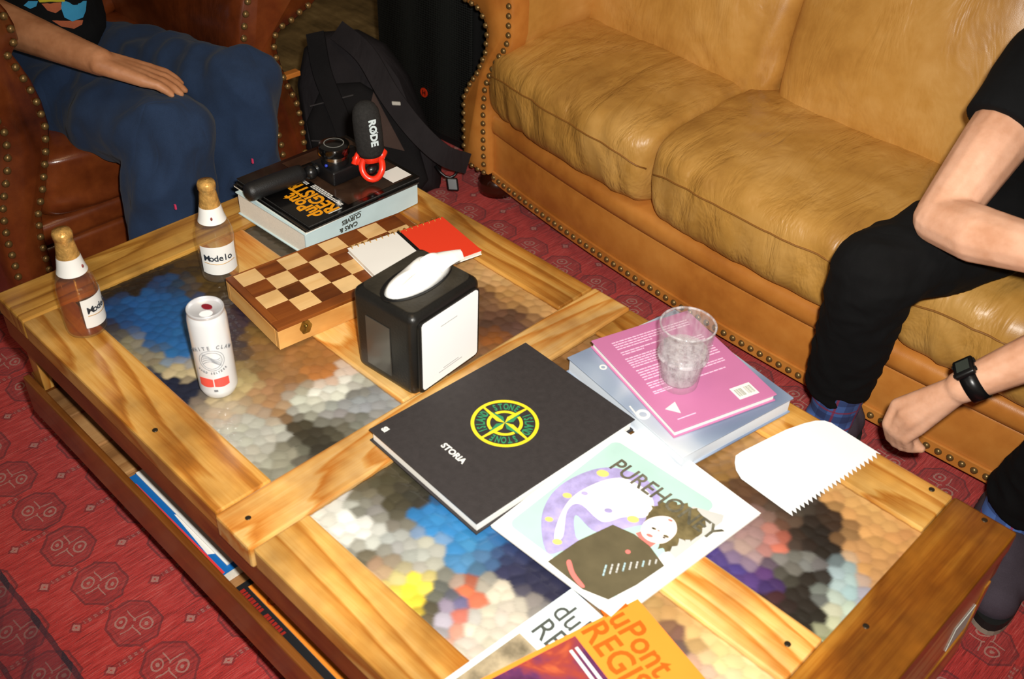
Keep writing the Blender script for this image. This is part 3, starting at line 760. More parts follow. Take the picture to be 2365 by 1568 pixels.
# ================================================================== ARMCHAIR
AX = -.33
CH = thing('armchair', 'dark brown leather armchair with scrolled nailhead arms at the far table end', 'armchair', (-.75, .5, FZ))
rpx_r = [(713, 352), (710, 332), (706, 293), (700, 262), (690, 226), (672, 193), (655, 160), (646, 130), (640, 100), (643, 82), (655, 68), (672, 58)]
rpx_l = [(565, -20), (560, 3), (553, 48), (551, 98), (556, 150), (575, 200), (605, 260), (630, 300), (640, 340), (645, 372)]
cr = [onx(q, AX) for q in rpx_r]; clf = [onx(q, AX) for q in rpx_l]
for P_ in (cr[0],): P_.z = -.20
bot_r = Vector((AX, cr[0].y, -.365)); bot_l = Vector((AX, clf[-1].y, -.365))
al2 = [bot_r] + cr; ar2 = clf + [bot_l]
sc2 = arm_outline(al2, ar2, 1, .855, .275, .125, -1)
outl2 = al2 + sc2 + ar2
def chair_arm(mirror):
    def Xf(p_):
        q = Vector(p_)
        if mirror: q.y = 1.0 - q.y
        return q
    P0 = [Xf(p_) for p_ in outl2]; n = len(P0)
    arm = MB().prism(P0, (-.055, 0, 0), (-.90, 0, 0)).build('arm', m_brown, CH, auto=50)
    def inset(pts, dd):
        res = []
        for i, p_ in enumerate(pts):
            tg = pts[(i + 1) % n] - pts[i - 1]; tg.x = 0
            if tg.length < 1e-6: res.append(p_.copy()); continue
            tg.normalize(); nn = Vector((0, -tg.z, tg.y)) * (1 if not mirror else -1); res.append(p_ + nn * dd)
        return res
    rings = [[p_ + Vector((-.055, 0, 0)) for p_ in P0], [p_ + Vector((-.006, 0, 0)) for p_ in P0], [p_ for p_ in inset(P0, .006)], [p_ + Vector((.001, 0, 0)) for p_ in inset(P0, .016)], [p_ + Vector((.013, 0, 0)) for p_ in inset(P0, .028)]]
    vs = [v for r_ in rings for v in r_]; fs = []
    for k in range(4):
        for i in range(n): j = (i + 1) % n; fs.append((k * n + i, k * n + j, (k + 1) * n + j, (k + 1) * n + i))
    fs.append(tuple(range(4 * n, 5 * n)))
    mb = MB(); mb.add(vs, fs); pan = mb.build('arm_panel', m_brown, CH, auto=55)
    path = inset(P0, .011); acc = 0; step = .0262
    for i in range(n):
        a_, b_ = path[i], path[(i + 1) % n]; seg = (b_ - a_).length; s_ = 0
        while acc + (seg - s_) >= step:
            s_ += step - acc; acc = 0; w = a_.lerp(b_, min(1, s_ / seg)) + Vector((.002, 0, 0))
            o = nail.copy(); COL.objects.link(o); o.parent = pan; o.location = w - wloc(pan); o.rotation_euler = (0, 0, PI / 2); o.scale = (1.0, 1.0, 1.0)
        acc += seg - s_
chair_arm(False); chair_arm(True)
def ch_wr(p, n): return .008 * nz((p.x, p.y, p.z), 5) + max(0, n.x) * .005 * (1 - 2 * abs(nz((p.x, p.y * .5, p.z * 1.6), 14)))
puff('seat_cushion', (-.97, .222, -.122), (-.322, .776, .03), m_brown, CH, e=.26, n=34, crown=.008, sag=.085, wr=ch_wr)
MB().box((-1.02, .20, -.172), (-.335, .80, -.118), bev=.016, seg=4).build('deck', m_brown, CH, auto=40)
MB().box((-1.02, .20, -.365), (-.340, .80, -.174), bev=.012, seg=4).build('front_rail', m_brown, CH, auto=40)
MB().box((-1.24, .12, -.365), (-1.03, .88, .42), bev=.04, seg=4).build('back_frame', m_brown, CH, auto=40)
Mb = Matrix.Translation((-.98, 0, 0)) @ Matrix.Rotation(math.radians(-12), 4, 'Y') @ Matrix.Translation((.98, 0, 0))
puff('back_cushion', (-1.06, .225, 0.0), (-.90, .775, .50), m_brown, CH, e=.32, n=26, crown=0, wr=lambda p, n: .01 * nz(p, 4), M=Mb)
MB().box((-.345, .826, .018), (-.325, .866, .030), M=None, bev=.002).build('leather_tab', m_tan_base, CH)
for (x, y) in ((-.40, .16), (-.40, .84), (-1.15, .16), (-1.15, .84)):
    MB().lathe([(.02, -.055), (.034, -.03), (.03, 0)], (x, y, -.365), 20).build('bun_foot', m_foot, CH, smooth=True)

# ================================================================== SPEAKER
SP = thing('floor_speaker', 'tall black floor speaker with perforated grille between armchair and sofa', 'speaker', (-.60, 1.6, FZ))
t = NT('speaker_grille'); vo = t.new('ShaderNodeTexVoronoi', feature='F1'); t.link(t.tc(), vo.inputs['Vector']); vo.inputs['Scale'].default_value = 150; vo.inputs['Randomness'].default_value = .1
t.base(t.ramp(vo.outputs['Distance'], [(.25, (.001, .001, .001)), (.5, (.02, .022, .02))])); t.b.inputs['Roughness'].default_value = .5; t.b.inputs['Metallic'].default_value = .3
t.link(t.bump(vo.outputs['Distance'], .8, .002), t.b.inputs['Normal']); m_gr = t.m
s0 = onz((876, 262), FZ); s1 = onz((1056, 350), FZ); sd = (s1 - s0).normalized()
Ms = frame(s0, sd)
MB().box((0, .012, 0), (.40, .36, .92), M=Ms, bev=.01).build('cabinet', m_blkm, SP, auto=40)
MB().box((.012, 0, .03), (.388, .0115, .90), M=Ms, bev=.004).build('grille', m_gr, SP, auto=40)
lg = onz((981, 213), FZ)
# badge on the grille plane
nrm = Vector((sd.y, -sd.x, 0)); v_ = ray((981, 213)); tt = (s0 - CAM_C).dot(nrm) / v_.dot(nrm); bp = CAM_C + v_ * tt
Mlogo = frame(bp + nrm * .002, sd, (0, 0, 1))
MB().prism([Mlogo @ Vector((.014 * math.cos(2 * PI * i / 28), .014 * math.sin(2 * PI * i / 28), 0)) for i in range(28)], (0, 0, 0), nrm * .002).build('badge', mat('badge_red', (196, 50, 20), .4), SP)
text('badge_lettering', 'H', .020, frame(bp + nrm * .0045 - sd * .0065 - Vector((0, 0, .007)), sd, (0, 0, 1)), m_blk, SP, bold=.0006)

# ================================================================== BACKPACK
BP = thing('backpack', 'black fabric backpack slumped on the rug beside the armchair', 'backpack', (-.45, 1.15, FZ))
m_bag = fabric('bag_nylon', (38, 34, 36), .8, .25, weave=700, bump=.5, fold=(9, .35))
m_bag2 = fabric('bag_mesh', (24, 22, 23), .9, .3, weave=400, bump=.6)
m_bagb = fabric('bag_brown_panel', (74, 58, 52), .85, .2, weave=600)
wd = Vector((.735, .678, 0)).normalized(); bot = Vector((-.375, 1.085, -.42)); up_ = (Vector((-.575, 1.185, -.02)) - bot).normalized(); nb_ = wd.cross(up_).normalized()
if nb_.dot(CAM_C - bot) < 0: nb_ = -nb_
Mbag = Matrix(((wd.x, up_.x, nb_.x, bot.x), (wd.y, up_.y, nb_.y, bot.y), (wd.z, up_.z, nb_.z, bot.z), (0, 0, 0, 1)))
def bagw(p, n): return .008 * nz(p, 9)
def bagbody(mb, prof, z0, z1, M):
    n = len(prof); k = 7; vs = []; fs = []
    cx = sum(p_[0] for p_ in prof) / n; cy = sum(p_[1] for p_ in prof) / n
    for j in range(k):
        s_ = math.sin(PI * j / (k - 1)) ** .45 if 0 < j < k - 1 else .0
        s_ = .86 + .14 * s_
        for (px, py) in prof:
            w_ = M @ Vector((cx + (px - cx) * s_, cy + (py - cy) * s_, z0 + (z1 - z0) * j / (k - 1))); w_.z = max(w_.z, FZ + .001); vs.append(w_)
    for j in range(k - 1):
        for i in range(n): q = (i + 1) % n; fs.append((j * n + i, j * n + q, (j + 1) * n + q, (j + 1) * n + i))
    fs.append(tuple(range(n))[::-1]); fs.append(tuple(range((k - 1) * n, k * n))); mb.add(vs, fs)
prof = [(-.155, .02), (-.12, .0), (.14, .0), (.185, .03), (.195, .10), (.17, .22), (.14, .34), (.09, .42), (.02, .455), (-.07, .445), (-.13, .40), (-.165, .30), (-.17, .15)]
mb = MB(); bagbody(mb, prof, -.20, .0, Mbag); mb.build('bag_body', m_bag, BP, auto=60)
mb = MB(); bagbody(mb, [(-.13, .03), (.13, .02), (.165, .06), (.15, .16), (.10, .26), (.02, .31), (-.08, .30), (-.14, .20)], -.01, .035, Mbag); mb.build('front_pocket', m_bag2, BP, auto=60)
MB().prism([Mbag @ Vector(p_) for p_ in ((.005, .155, .037), (.115, .135, .037), (.055, .285, .037))], (0, 0, 0), nb_ * .003).build('reinforced_patch', m_bagb, BP)
for a_, b_ in (((-.13, .15), (.02, .15)), ((-.12, .24), (.0, .275)), ((-.06, .02), (.10, .09))):
    MB().tube([Mbag @ Vector((a_[0] + (b_[0] - a_[0]) * k / 6, a_[1] + (b_[1] - a_[1]) * k / 6, .038 - .004 * abs(k - 3) / 3)) for k in range(7)], .0018, 6).build('seam', mat('bag_seam', (60, 56, 56), .7), BP)
# straps
def strap(name, pts, w, m, parent, lab=None, nrm_=None, th=.006):
    mb = MB(); pts = [Vector(p_) for p_ in pts]
    # smooth path
    cur = []
    for i in range(len(pts) - 1):
        p0 = pts[max(i - 1, 0)]; p1 = pts[i]; p2 = pts[i + 1]; p3 = pts[min(i + 2, len(pts) - 1)]
        for k in range(6):
            s_ = k / 6; cur.append(.5 * ((2 * p1) + (p2 - p0) * s_ + (2 * p0 - 5 * p1 + 4 * p2 - p3) * s_ ** 2 + (3 * p1 - p0 - 3 * p2 + p3) * s_ ** 3))
    cur.append(pts[-1]); nn = Vector(nrm_)
    vs = []; fs = []
    for i, p_ in enumerate(cur):
        tg = (cur[min(i + 1, len(cur) - 1)] - cur[max(i - 1, 0)]).normalized(); sd_ = tg.cross(nn).normalized(); n2 = sd_.cross(tg)
        for sx_, sz_ in ((-1, -1), (1, -1), (1, 1), (-1, 1)): vs.append(p_ + sd_ * (w / 2 * sx_) + n2 * (th / 2 * sz_))
    for i in range(len(cur) - 1):
        for k in range(4): q = (k + 1) % 4; fs.append((i * 4 + k, i * 4 + q, i * 4 + 4 + q, i * 4 + 4 + k))
    fs += [(3, 2, 1, 0), tuple(len(vs) - 4 + k for k in range(4))]
    mb.add(vs, fs); return mb.build(name, m, parent, auto=50)
strap('shoulder_strap', [Mbag @ Vector(p_) for p_ in ((-.02, .44, .01), (.05, .38, .055), (.10, .28, .075), (.16, .19, .085), (.22, .13, .07), (.275, .11, .02))], .055, m_bag, BP, nrm_=nb_, th=.014)
strap('shoulder_strap', [Mbag @ Vector(p_) for p_ in ((-.08, .43, .01), (-.07, .33, .05), (-.045, .23, .052), (-.02, .13, .05), (.03, .03, .03))], .048, m_bag2, BP, nrm_=nb_, th=.012)
MB().box((.105, .252, .082), (.128, .262, .088), M=Mbag, bev=.002).build('strap_tag', mat('tag_grey', (190, 186, 176), .6), BP)
MB().tube([Mbag @ Vector((.19 + .012 * k, .10 - .022 * k + .004 * k * k, .03)) for k in range(6)], .004, 6).build('webbing', m_blk, BP, smooth=True)
MB().box((.215, .035, .02), (.245, .07, .035), M=Mbag, bev=.004).build('buckle', m_blk, BP)

# ================================================================== THINGS ON THE TABLE
def book(name, label, cat, P0, ang, w, l, z0, th, mc, hard=True, group=None, mpage=None, board_t=.0025, spine=None, over=.003, parts=True):
    """P0: plan corner; local x along ang (width w), local y = +90 deg (length l). spine: 'x0','x1','y0','y1' or None"""
    M = frame((P0[0], P0[1], z0), ang)
    T_ = thing(name, label, cat, M @ Vector((w / 2, l / 2, 0)), group)
    if hard:
        e = over; x0, x1, y0, y1 = e, w - e, e, l - e
        if spine == 'x0': x0 = board_t
        if spine == 'x1': x1 = w - board_t
        if spine == 'y0': y0 = board_t
        if spine == 'y1': y1 = l - board_t
        MB().box((0, 0, 0), (w, l, board_t), M=M, bev=.0006).build('back_cover', mc, T_)
        MB().box((x0, y0, board_t), (x1, y1, th - board_t), M=M).build('page_block', mpage or m_page, T_)
        MB().box((0, 0, th - board_t), (w, l, th), M=M, bev=.0006).build('front_cover', mc, T_)
        bx = {'x0': ((0, 0), (board_t, l)), 'x1': ((w - board_t, 0), (w, l)), 'y0': ((0, 0), (w, board_t)), 'y1': ((0, l - board_t), (w, l))}
        if spine: (a0, b0), (a1, b1) = bx[spine]; MB().box((a0, b0, board_t), (a1, b1, th - board_t), M=M).build('spine', mc, T_)
    else:
        MB().box((.0008, .0008, 0), (w - .0008, l - .0008, th - .0006), M=M).build('pages', mpage or m_page, T_)
        MB().box((0, 0, th - .0006), (w, l, th), M=M).build('front_cover', mc, T_)
    return T_, M

# --- thick pale blue car book
m_pb = mat('pale_blue_cover', (196, 218, 222), .45, var=.05, vscale=20)
m_txt_dk = mat('ink_dark', (70, 74, 68), .5)
BK1, M1 = book('thick_book', 'thick pale blue hardcover about cars under the black magazines', 'book', (.058, .440), 2.0, .205, .268, .0006, .048, m_pb, spine='x1')
Msp = frame(M1 @ Vector((.2052, .135, .034)), (-math.cos(math.radians(92)), -math.sin(math.radians(92)), 0), (0, 0, -1))
text('spine_lettering', 'CARS &', .0125, frame(M1 @ Vector((.2054, .118, .026)), -Vector((math.cos(math.radians(92)), math.sin(math.radians(92)), 0)), (0, 0, -1)), m_txt_dk, BK1, bold=.0005)
text('spine_lettering', 'CURVES', .0125, frame(M1 @ Vector((.2054, .127, .040)), -Vector((math.cos(math.radians(92)), math.sin(math.radians(92)), 0)), (0, 0, -1)), m_txt_dk, BK1, bold=.0005)
bars('spine_small_print', frame(M1 @ Vector((.2054, .128, .0425)), -Vector((math.cos(math.radians(92)), math.sin(math.radians(92)), 0)), (0, 0, -1)), 0, -.001, 0, 0, 1, .048, .002, .003, m_txt_dk, BK1, 16)
# --- black glossy magazines
m_gb = mat('gloss_black_cover', (10, 9, 9), .12, spec=.6, coat=.6)
m_photo = mat('cover_photo_dark', (52, 36, 26), .15, coat=.6, var=.6, vscale=18)
m_or = mat('ink_orange', (240, 160, 24), .35)
m_wht = mat('ink_white', (225, 225, 220), .4)
mz = .0485
MG = []
for i, (dx, dy, an, lab, th_) in enumerate(((.0, .0, .5, 'black car magazine, lowest of the glossy black pile on the blue book', .004), (.003, .005, -.6, 'black car magazine, middle of the glossy black pile', .004), (-.002, .010, .2, 'black car magazine with orange title, topmost under the camera', .004))):
    mg, Mm = book('magazine', lab, 'magazine', (.040 + dx, .448 + dy, 0), an, .222, .258, mz, th_, m_gb, hard=False, mpage=mat('dark_page_edges', (58, 56, 54), .5, var=.5, vscale=400) if i else None, group='black magazines on the blue book')
    mz += th_ + .0003; MG.append((mg, Mm))
mg, Mm = MG[-1]; zt = .0041
def on(M, x, y, z, ang=0): return M @ Matrix.Translation((x, y, z)) @ Matrix.Rotation(math.radians(ang), 4, 'Z')
text('title_lettering', 'duPont', .040, on(Mm, .207, .046, zt, 180), m_or, mg, sx=.82, bold=.0012)
text('title_lettering', 'REGISTRY', .040, on(Mm, .212, .077, zt, 180), m_or, mg, sx=.86, bold=.0012)
cover('cover_photo', [(Mm @ Vector((p_[0], p_[1], 0)))[:2] for p_ in ((.01, .095), (.212, .095), (.212, .250), (.01, .250))], mz - .0001, m_photo, mg)
bars('blurb_print', Mm, .115, .083, zt, 0, 3, .090, .0028, .0042, m_wht, mg, 11, 3)
bars('blurb_print', Mm, .035, .082, zt, 0, 3, .070, .0028, .0042, m_wht, mg, 9, 5)
MB().box((.165, .205, 0), (.207, .250, .0006), M=on(Mm, 0, 0, .0042)).build('barcode_label', m_white, mg)
cover('cover_burst', [(Mm @ Vector((p_[0], p_[1], 0)))[:2] for p_ in ellipse(.035, .19, .018, .024)], mz + .0003, m_or, mg)
cover('cover_strip', [(Mm @ Vector((p_[0], p_[1], 0)))[:2] for p_ in ((.05, .165), (.062, .155), (.075, .23), (.06, .238))], mz + .0004, m_wht, mg)
for k in range(2):
    MB().box((.20 - .005 * k, .05 + .10 * k, 0), (.202 - .005 * k, .08 + .10 * k, .0003), M=on(Mm, .012, 0, .0041)).build('spine_print', m_wht, mg)

# --- vlogging camera rig on the magazines
ZT = mz
RIG = thing('camera_rig', 'small black vlogging camera with tube grip lying on the black magazines', 'camera', (.15, .50, ZT))
gA = onz((568, 447), ZT + .017); gB = onz((700, 398), ZT + .017)
MB().tube([gA + (gB - gA) * s_ for s_ in (0, .03, .1, .5, .9, .97, 1)], [.010, .0155, .017, .0175, .017, .0155, .010], 20).build('grip', mat('grip_rubber', (22, 22, 23), .45, bump=(700, .3)), RIG, smooth=True)
gC = onz((718, 398), ZT + .016); gD = onz((760, 372), ZT + .022)
MB().sphere(gC, .0135, 20, 12).build('ball_joint', m_blk, RIG, smooth=True)
MB().tube([gC, gC.lerp(gD, .5), gD], .010, 14).build('mount_neck', m_blk, RIG, smooth=True)
gl = onz((655, 408), ZT + .03)
MB().tube([gA + Vector((-.004, .020, .002)), gB + Vector((-.004, .022, .004))], .007, 12).build('folded_leg', m_blk, RIG, smooth=True)
cA = onz((772, 432), ZT + .002); cB = onz((866, 392), ZT + .002)
cx_ = (cB - cA); cx_.z = 0; wl = cx_.length; Mc = frame((cA.x, cA.y, ZT), cx_.normalized())
MB().box((0, 0, .001), (wl, .058, .030), M=Mc, bev=.004, seg=3).build('camera_body', mat('camera_body', (14, 14, 16), .35, bump=(900, .3)), RIG, auto=40)
lc = Mc @ Vector((wl * .32, .034, .030))
MB().lathe([(.026, 0), (.026, .010)], lc, 32).build('lens_mount', m_blk, RIG, auto=40)
MB().lathe([(.0245, .010), (.0245, .018)], lc, 32).build('lens_ring', mat('steel', (150, 146, 140), .25, metal=1), RIG, auto=40)
MB().lathe([(.026, .018), (.0285, .021), (.0285, .036), (.024, .038), (.001, .0385)], lc, 32).build('lens_barrel', mat('lens_black', (8, 8, 9), .2, coat=.5), RIG, auto=40)
ring(MB(), Matrix.Translation(lc + Vector((0, 0, .0386))), .017, .019).build('lens_print_ring', mat('ink_grey', (120, 120, 116), .5), RIG)
MB().sphere(lc + Vector((.008, -.0265, .004)), .0032, 12, 8).build('release_button', mat('blue_dot', (40, 60, 170), .3), RIG, smooth=True)
MB().box((wl - .03, .056, .012), (wl + .004, .074, .026), M=Mc, bev=.003).build('hot_shoe', m_blk, RIG)
MB().box((.0, .056, .004), (.05, .072, .026), M=Mc, bev=.004).build('side_screen', m_blk, RIG)
# --- microphone
MIC = thing('shotgun_microphone', 'grey foam-covered microphone in a red shock mount on the camera', 'microphone', (.22, .63, ZT))
mr = onz((860, 385), .092); m_red = mat('red_plastic', (236, 48, 22), .35, coat=.2)
view = (CAM_C - mr).normalized(); Mr = frame(mr, r, (-d)); Mr = Matrix(((r.x, -d.x, -f.x, mr.x), (r.y, -d.y, -f.y, mr.y), (r.z, -d.z, -f.z, mr.z), (0, 0, 0, 1)))
rp = [Mr @ Vector((.0190 * math.cos(2 * PI * i / 28), .023 * math.sin(2 * PI * i / 28) + (.006 if 5 < i < 10 else 0), .003 * math.cos(4 * PI * i / 28))) for i in range(28)]
MB().tube(rp, .0062, 10, closed=True).build('shock_mount_ring', m_red, MIC, smooth=True)
MB().tube([Mr @ Vector(p_) for p_ in ((-.013, .018, 0), (-.026, .008, -.004), (-.036, .018, -.008))], [.007, .006, .005], 8).build('shock_mount_arm', m_red, MIC, smooth=True)
MB().tube([Mr @ Vector(p_) for p_ in ((-.034, .004, 0), (-.028, .022, -.002), (-.020, .036, -.006))], [.006, .0055, .005], 8).build('shock_mount_arm', m_red, MIC, smooth=True)
MB().tube([Mr @ Vector(p_) for p_ in ((.014, .015, 0), (.020, .028, -.004), (.015, .034, -.008))], [.008, .008, .006], 8).build('shock_mount_arm', m_red, MIC, smooth=True)
mbase = onz((856, 352), .118); 
MB().tube([mr + Vector((0, 0, .008)), mbase], [.012, .0175], 20).build('shock_mount_collar', m_red, MIC, smooth=True)
MB().sphere(Mr @ Vector((.001, -.003, -.004)), .0125, 16, 12, sc=(.8, 1.2, .8)).build('microphone_body', m_blk, MIC, smooth=True)
fax = Vector((-.06, -.03, 1)).normalized(); fq = fax.to_track_quat('Z', 'Y').to_matrix().to_4x4()
Mf = Matrix.Translation(mbase) @ fq
prof = [(.012, -.006), (.021, -.003), (.0255, .006), (.0262, .04), (.0258, .068), (.0235, .084), (.018, .094), (.010, .0995), (.0005, .101)]
foam = MB().lathe(prof, n=36, M=Mf).build('foam_windscreen', mat('foam', (46, 45, 44), .95, spec=.1, bump=(900, .9), var=.2, vscale=200), MIC, smooth=True)
# lettering wrapped along the foam facing the lens
side = (CAM_C - mbase); side -= fax * side.dot(fax); side.normalize(); rt = fax.cross(side)  # right as seen from camera is -? 
right = r - fax * r.dot(fax); right.normalize()
ld = (side * .93 + right * .36).normalized(); tdir = -fax
updir = tdir.cross(ld) * -1
upv = ld.cross(tdir)
base_pt = mbase + fax * .076 + ld * .0268 - upv * .006
text('foam_lettering', 'RODE', .0185, frame(base_pt, tdir, upv), mat('print_pale', (196, 210, 212), .6), MIC, bold=.0009, sx=1.05)
MB().tube([base_pt + tdir * .0165 + upv * -.001 + ld * .0008, base_pt + tdir * .0265 + upv * .0145 + ld * .0008], .0009, 6).build('letter_slash', MATS['print_pale'], MIC)

# --- chess box
CB, Mcb = None, None
m_walnut = wood('walnut', [(0, lin((150, 84, 30))), (.5, lin((120, 60, 18))), (.95, lin((76, 34, 8)))], ring=9, knots=False, rough=.35, coat=.2)
m_maple = wood('maple', [(0, lin((240, 204, 146))), (.5, lin((232, 190, 128))), (.95, lin((214, 164, 98)))], ring=4, knots=False, rough=.4, coat=.15)
m_beech = wood('beech_side', [(0, lin((240, 190, 116))), (.5, lin((228, 168, 92))), (.95, lin((206, 136, 60)))], ring=8, knots=False, rough=.45, coat=.1)
cw, cl_, chh = .1725, .3480, .042
CB = thing('chess_box', 'folded wooden chess box with chequered lid and brass clasp', 'chess set', (.37, .42, 0))
Mcb = frame((.2835, .2695, 0), -5.5); Mcb = frame((.2712, .2785, 0), -5.8)
def cbb(lo, hi, m, nm, bev=.0008, lab=None):
    c = [(a_ + b_) / 2 for a_, b_ in zip(lo, hi)]; h = [(b_ - a_) / 2 for a_, b_ in zip(lo, hi)]; al_ = h[1] > h[0]
    if al_: h[0], h[1] = h[1], h[0]
    o = MB().box([-q for q in h], h, bev=bev).build(nm, m, loc=(0, 0, 0)); o.parent = CB
    o.rotation_euler = (0, 0, math.radians(-5.8) + (PI / 2 if al_ else 0)); o.location = Mcb @ Vector(c) - wloc(CB)
    if lab: o['label'] = lab
    return o
cbb((0, 0, 0), (.010, cl_, .0355), m_beech, 'side_wall'); cbb((cw - .010, 0, 0), (cw, cl_, .0355), m_beech, 'side_wall')
cbb((.0101, 0, 0), (cw - .0101, .010, .0355), m_beech, 'side_wall'); cbb((.0101, cl_ - .010, 0), (cw - .0101, cl_, .0355), m_beech, 'side_wall')
cbb((.0101, .0101, 0), (cw - .0101, cl_ - .0101, .004), m_beech, 'bottom_panel')
bw, fw, hg = .0125, .0205, .0035      # end border, front border, hinge side without a border
cbb((cw - fw, 0, .0356), (cw, cl_, chh), m_walnut, 'border_strip'); cbb((0, 0, .0356), (hg, cl_, chh), m_walnut, 'border_strip')
cbb((hg + .0001, 0, .0356), (cw - fw - .0001, bw, chh), m_walnut, 'border_strip'); cbb((hg + .0001, cl_ - bw, .0356), (cw - fw - .0001, cl_, chh), m_walnut, 'border_strip')
sq = (cw - fw - hg) / 4; sq2 = (cl_ - 2 * bw) / 8
for i in range(4):
    for j in range(8):
        lt = (i + j) % 2 == 0
        cbb((hg + i * sq + .0001, bw + j * sq2 + .0001, .0356), (hg + (i + 1) * sq - .0001, bw + (j + 1) * sq2 - .0001, chh - .0002), m_maple if lt else m_walnut, 'chequer_square', bev=.0003, lab='pale square' if lt else 'dark square')
m_brass = mat('clasp_brass', (150, 124, 60), .35, metal=.9, var=.3, vscale=200)
cl_w = Mcb.inverted() @ onz((717, 767), .022); cc = Mcb @ Vector((cw, cl_w.y, .024)); cxd = Vector((math.cos(math.radians(-5.8)), math.sin(math.radians(-5.8)), 0)); cyd = Vector((-cxd.y, cxd.x, 0))
Mk = Matrix(((cyd.x, 0, cxd.x, cc.x), (cyd.y, 0, cxd.y, cc.y), (0, 1, 0, cc.z), (0, 0, 0, 1)))
pl = [Mk @ Vector(((.0105 + .0008 * math.cos(6 * t_)) * math.cos(t_), (.0125 + .0008 * math.cos(6 * t_)) * math.sin(t_), 0)) for t_ in [2 * PI * i / 36 for i in range(36)]]
ck_ = MB().prism(pl, (0, 0, 0), cxd * .0012).build('clasp_plate', m_brass, CB)
MB().sphere(Mk @ Vector((0, .003, .0022)), .0030, 12, 8).build('clasp_knob', m_brass, ck_, smooth=True)
MB().box((-.0014, -.009, .001), (.0014, .002, .0028), M=Mk, bev=.0006).build('clasp_hook', m_brass, ck_)

# --- red and white spiral notebook
NB = thing('spiral_notebook', 'red and white spiral notebook lying on the chess box', 'notebook', (.43, .56, .043))
nz0 = .0425
a0 = onz((802, 573), .052); a1 = onz((1022, 500), .052); a3 = onz((1098, 583), .052)
nl_ = (a1 - a0); nd = nl_.normalized(); nw = Vector((nd.y, -nd.x, 0)); ln = nl_.length; wn = .128
Mn = frame((a0.x, a0.y, nz0), nw, nd)
# local x = away from the spiral, y = along the spiral
MB().box((0, 0, 0), (wn, ln, .0012), M=Mn, bev=.0003).build('back_cover', m_white, NB)
MB().box((.002, .001, .0013), (wn - .001, ln - .001, .0078), M=Mn).build('page_block', m_page, NB)
MB().box((0, 0, .0079), (wn, ln * .52, .0092), M=Mn, bev=.0003).build('white_cover_half', m_white, NB)
MB().box((0, ln * .52, .0079), (wn, ln, .0092), M=Mn, bev=.0003).build('red_cover_half', mat('red_card', (232, 62, 34), .45), NB)
MB().box((0, ln * .50, .0093), (wn, ln * .535, .0096), M=Mn).build('black_band', m_blk, NB)
m_gold = mat('gold_wire', (226, 176, 92), .3, metal=.8)
for k in range(16):
    yy = .007 + k * (ln - .014) / 15
    MB().tube([Mn @ Vector((.001 + .0062 * math.cos(t_), yy, .0048 + .0062 * math.sin(t_))) for t_ in [2 * PI * i / 14 for i in range(14)]], .0010, 6, closed=True).build('wire_ring', m_gold, NB, smooth=True)

# --- napkin dispenser
ND = thing('napkin_dispenser', 'black plastic napkin dispenser with a blank white card front', 'napkin dispenser', (.615, .405, 0))
m_nd = mat('dispenser_black', (20, 19, 17), .38, var=.25, vscale=14, bump=(260, .25))
m_ndt = mat('dispenser_top', (46, 42, 34), .5, var=.4, vscale=22, bump=(200, .4))
Mnd = frame((.551, .327, 0), 5.0); dw, dl, dh = .128, .150, .152
bm = bmesh.new(); bmesh.ops.create_cube(bm, size=1)
for v in bm.verts:
    v.co = Vector(((v.co.x + .5) * dw, (v.co.y + .5) * dl, (v.co.z + .5) * dh))
    if v.co.z < .01: v.co.x = dw / 2 + (v.co.x - dw / 2) * .97; v.co.y = dl / 2 + (v.co.y - dl / 2) * .98
bmesh.ops.bevel(bm, geom=bm.edges[:] + bm.verts[:], offset=.014, segments=5, profile=.5, affect='EDGES')
bmesh.ops.transform(bm, matrix=Mnd, verts=bm.verts); bm.verts.index_update()
mb = MB(); mb.add([v.co.copy() for v in bm.verts], [[v.index for v in q.verts] for q in bm.faces]); bm.free(); mb.build('dispenser_body', m_nd, ND, auto=35)
def rrect(w, h, rr, n=6):
    pts = []
    for (cx, cy, a_) in ((w - rr, rr, -PI / 2), (w - rr, h - rr, 0), (rr, h - rr, PI / 2), (rr, rr, PI)):
        for i in range(n + 1): t_ = a_ + PI / 2 * i / n; pts.append((cx + rr * math.cos(t_), cy + rr * math.sin(t_)))
    return pts
cxn = Vector((math.cos(math.radians(5)), math.sin(math.radians(5)), 0)); cyn = Vector((-cxn.y, cxn.x, 0))
fo = Mnd @ Vector((dw, .009, .008))
Mfc = Matrix(((cyn.x, 0, cxn.x, fo.x), (cyn.y, 0, cxn.y, fo.y), (0, 1, 0, fo.z), (0, 0, 0, 1)))
MB().prism([Mfc @ Vector((p_[0], p_[1], 0)) for p_ in rrect(dl - .018, dh - .020, .010)], (0, 0, 0), cxn * .003).build('front_frame', m_nd, ND)
fc = MB().prism([Mfc @ Vector((p_[0] + .006, p_[1] + .004, .0031)) for p_ in rrect(dl - .028, dh - .027, .006)], (0, 0, 0), cxn * .0008).build('display_card', mat('card_white', (250, 250, 250), .35, spec=.4), ND)
m_faint = mat('faint_print', (176, 178, 176), .5)
for (xx, yy, ww) in ((.045, .104, .036), (.050, .022, .034), (.040, .018, .052)):
    MB().box((xx, yy, .0040), (xx + ww, yy + .0014, .0042), M=Mfc).build('card_print', m_faint, fc)
MB().box((0, 0, 0), (1, 1, 1), M=Mnd @ Matrix.Translation((.030, -.0008, .022)) @ Matrix.Diagonal((.050, .004, .090, 1)), bev=0).build('side_window', mat('smoky_panel', (66, 62, 56), .2, coat=.5), ND)
tp = [Mnd @ Vector((p_[0] + .010, p_[1] + .010, dh)) for p_ in rrect(dw - .02, dl - .02, .014)]
MB().prism(tp, (0, 0, -.001), (0, 0, .0012)).build('top_plate', m_ndt, ND)
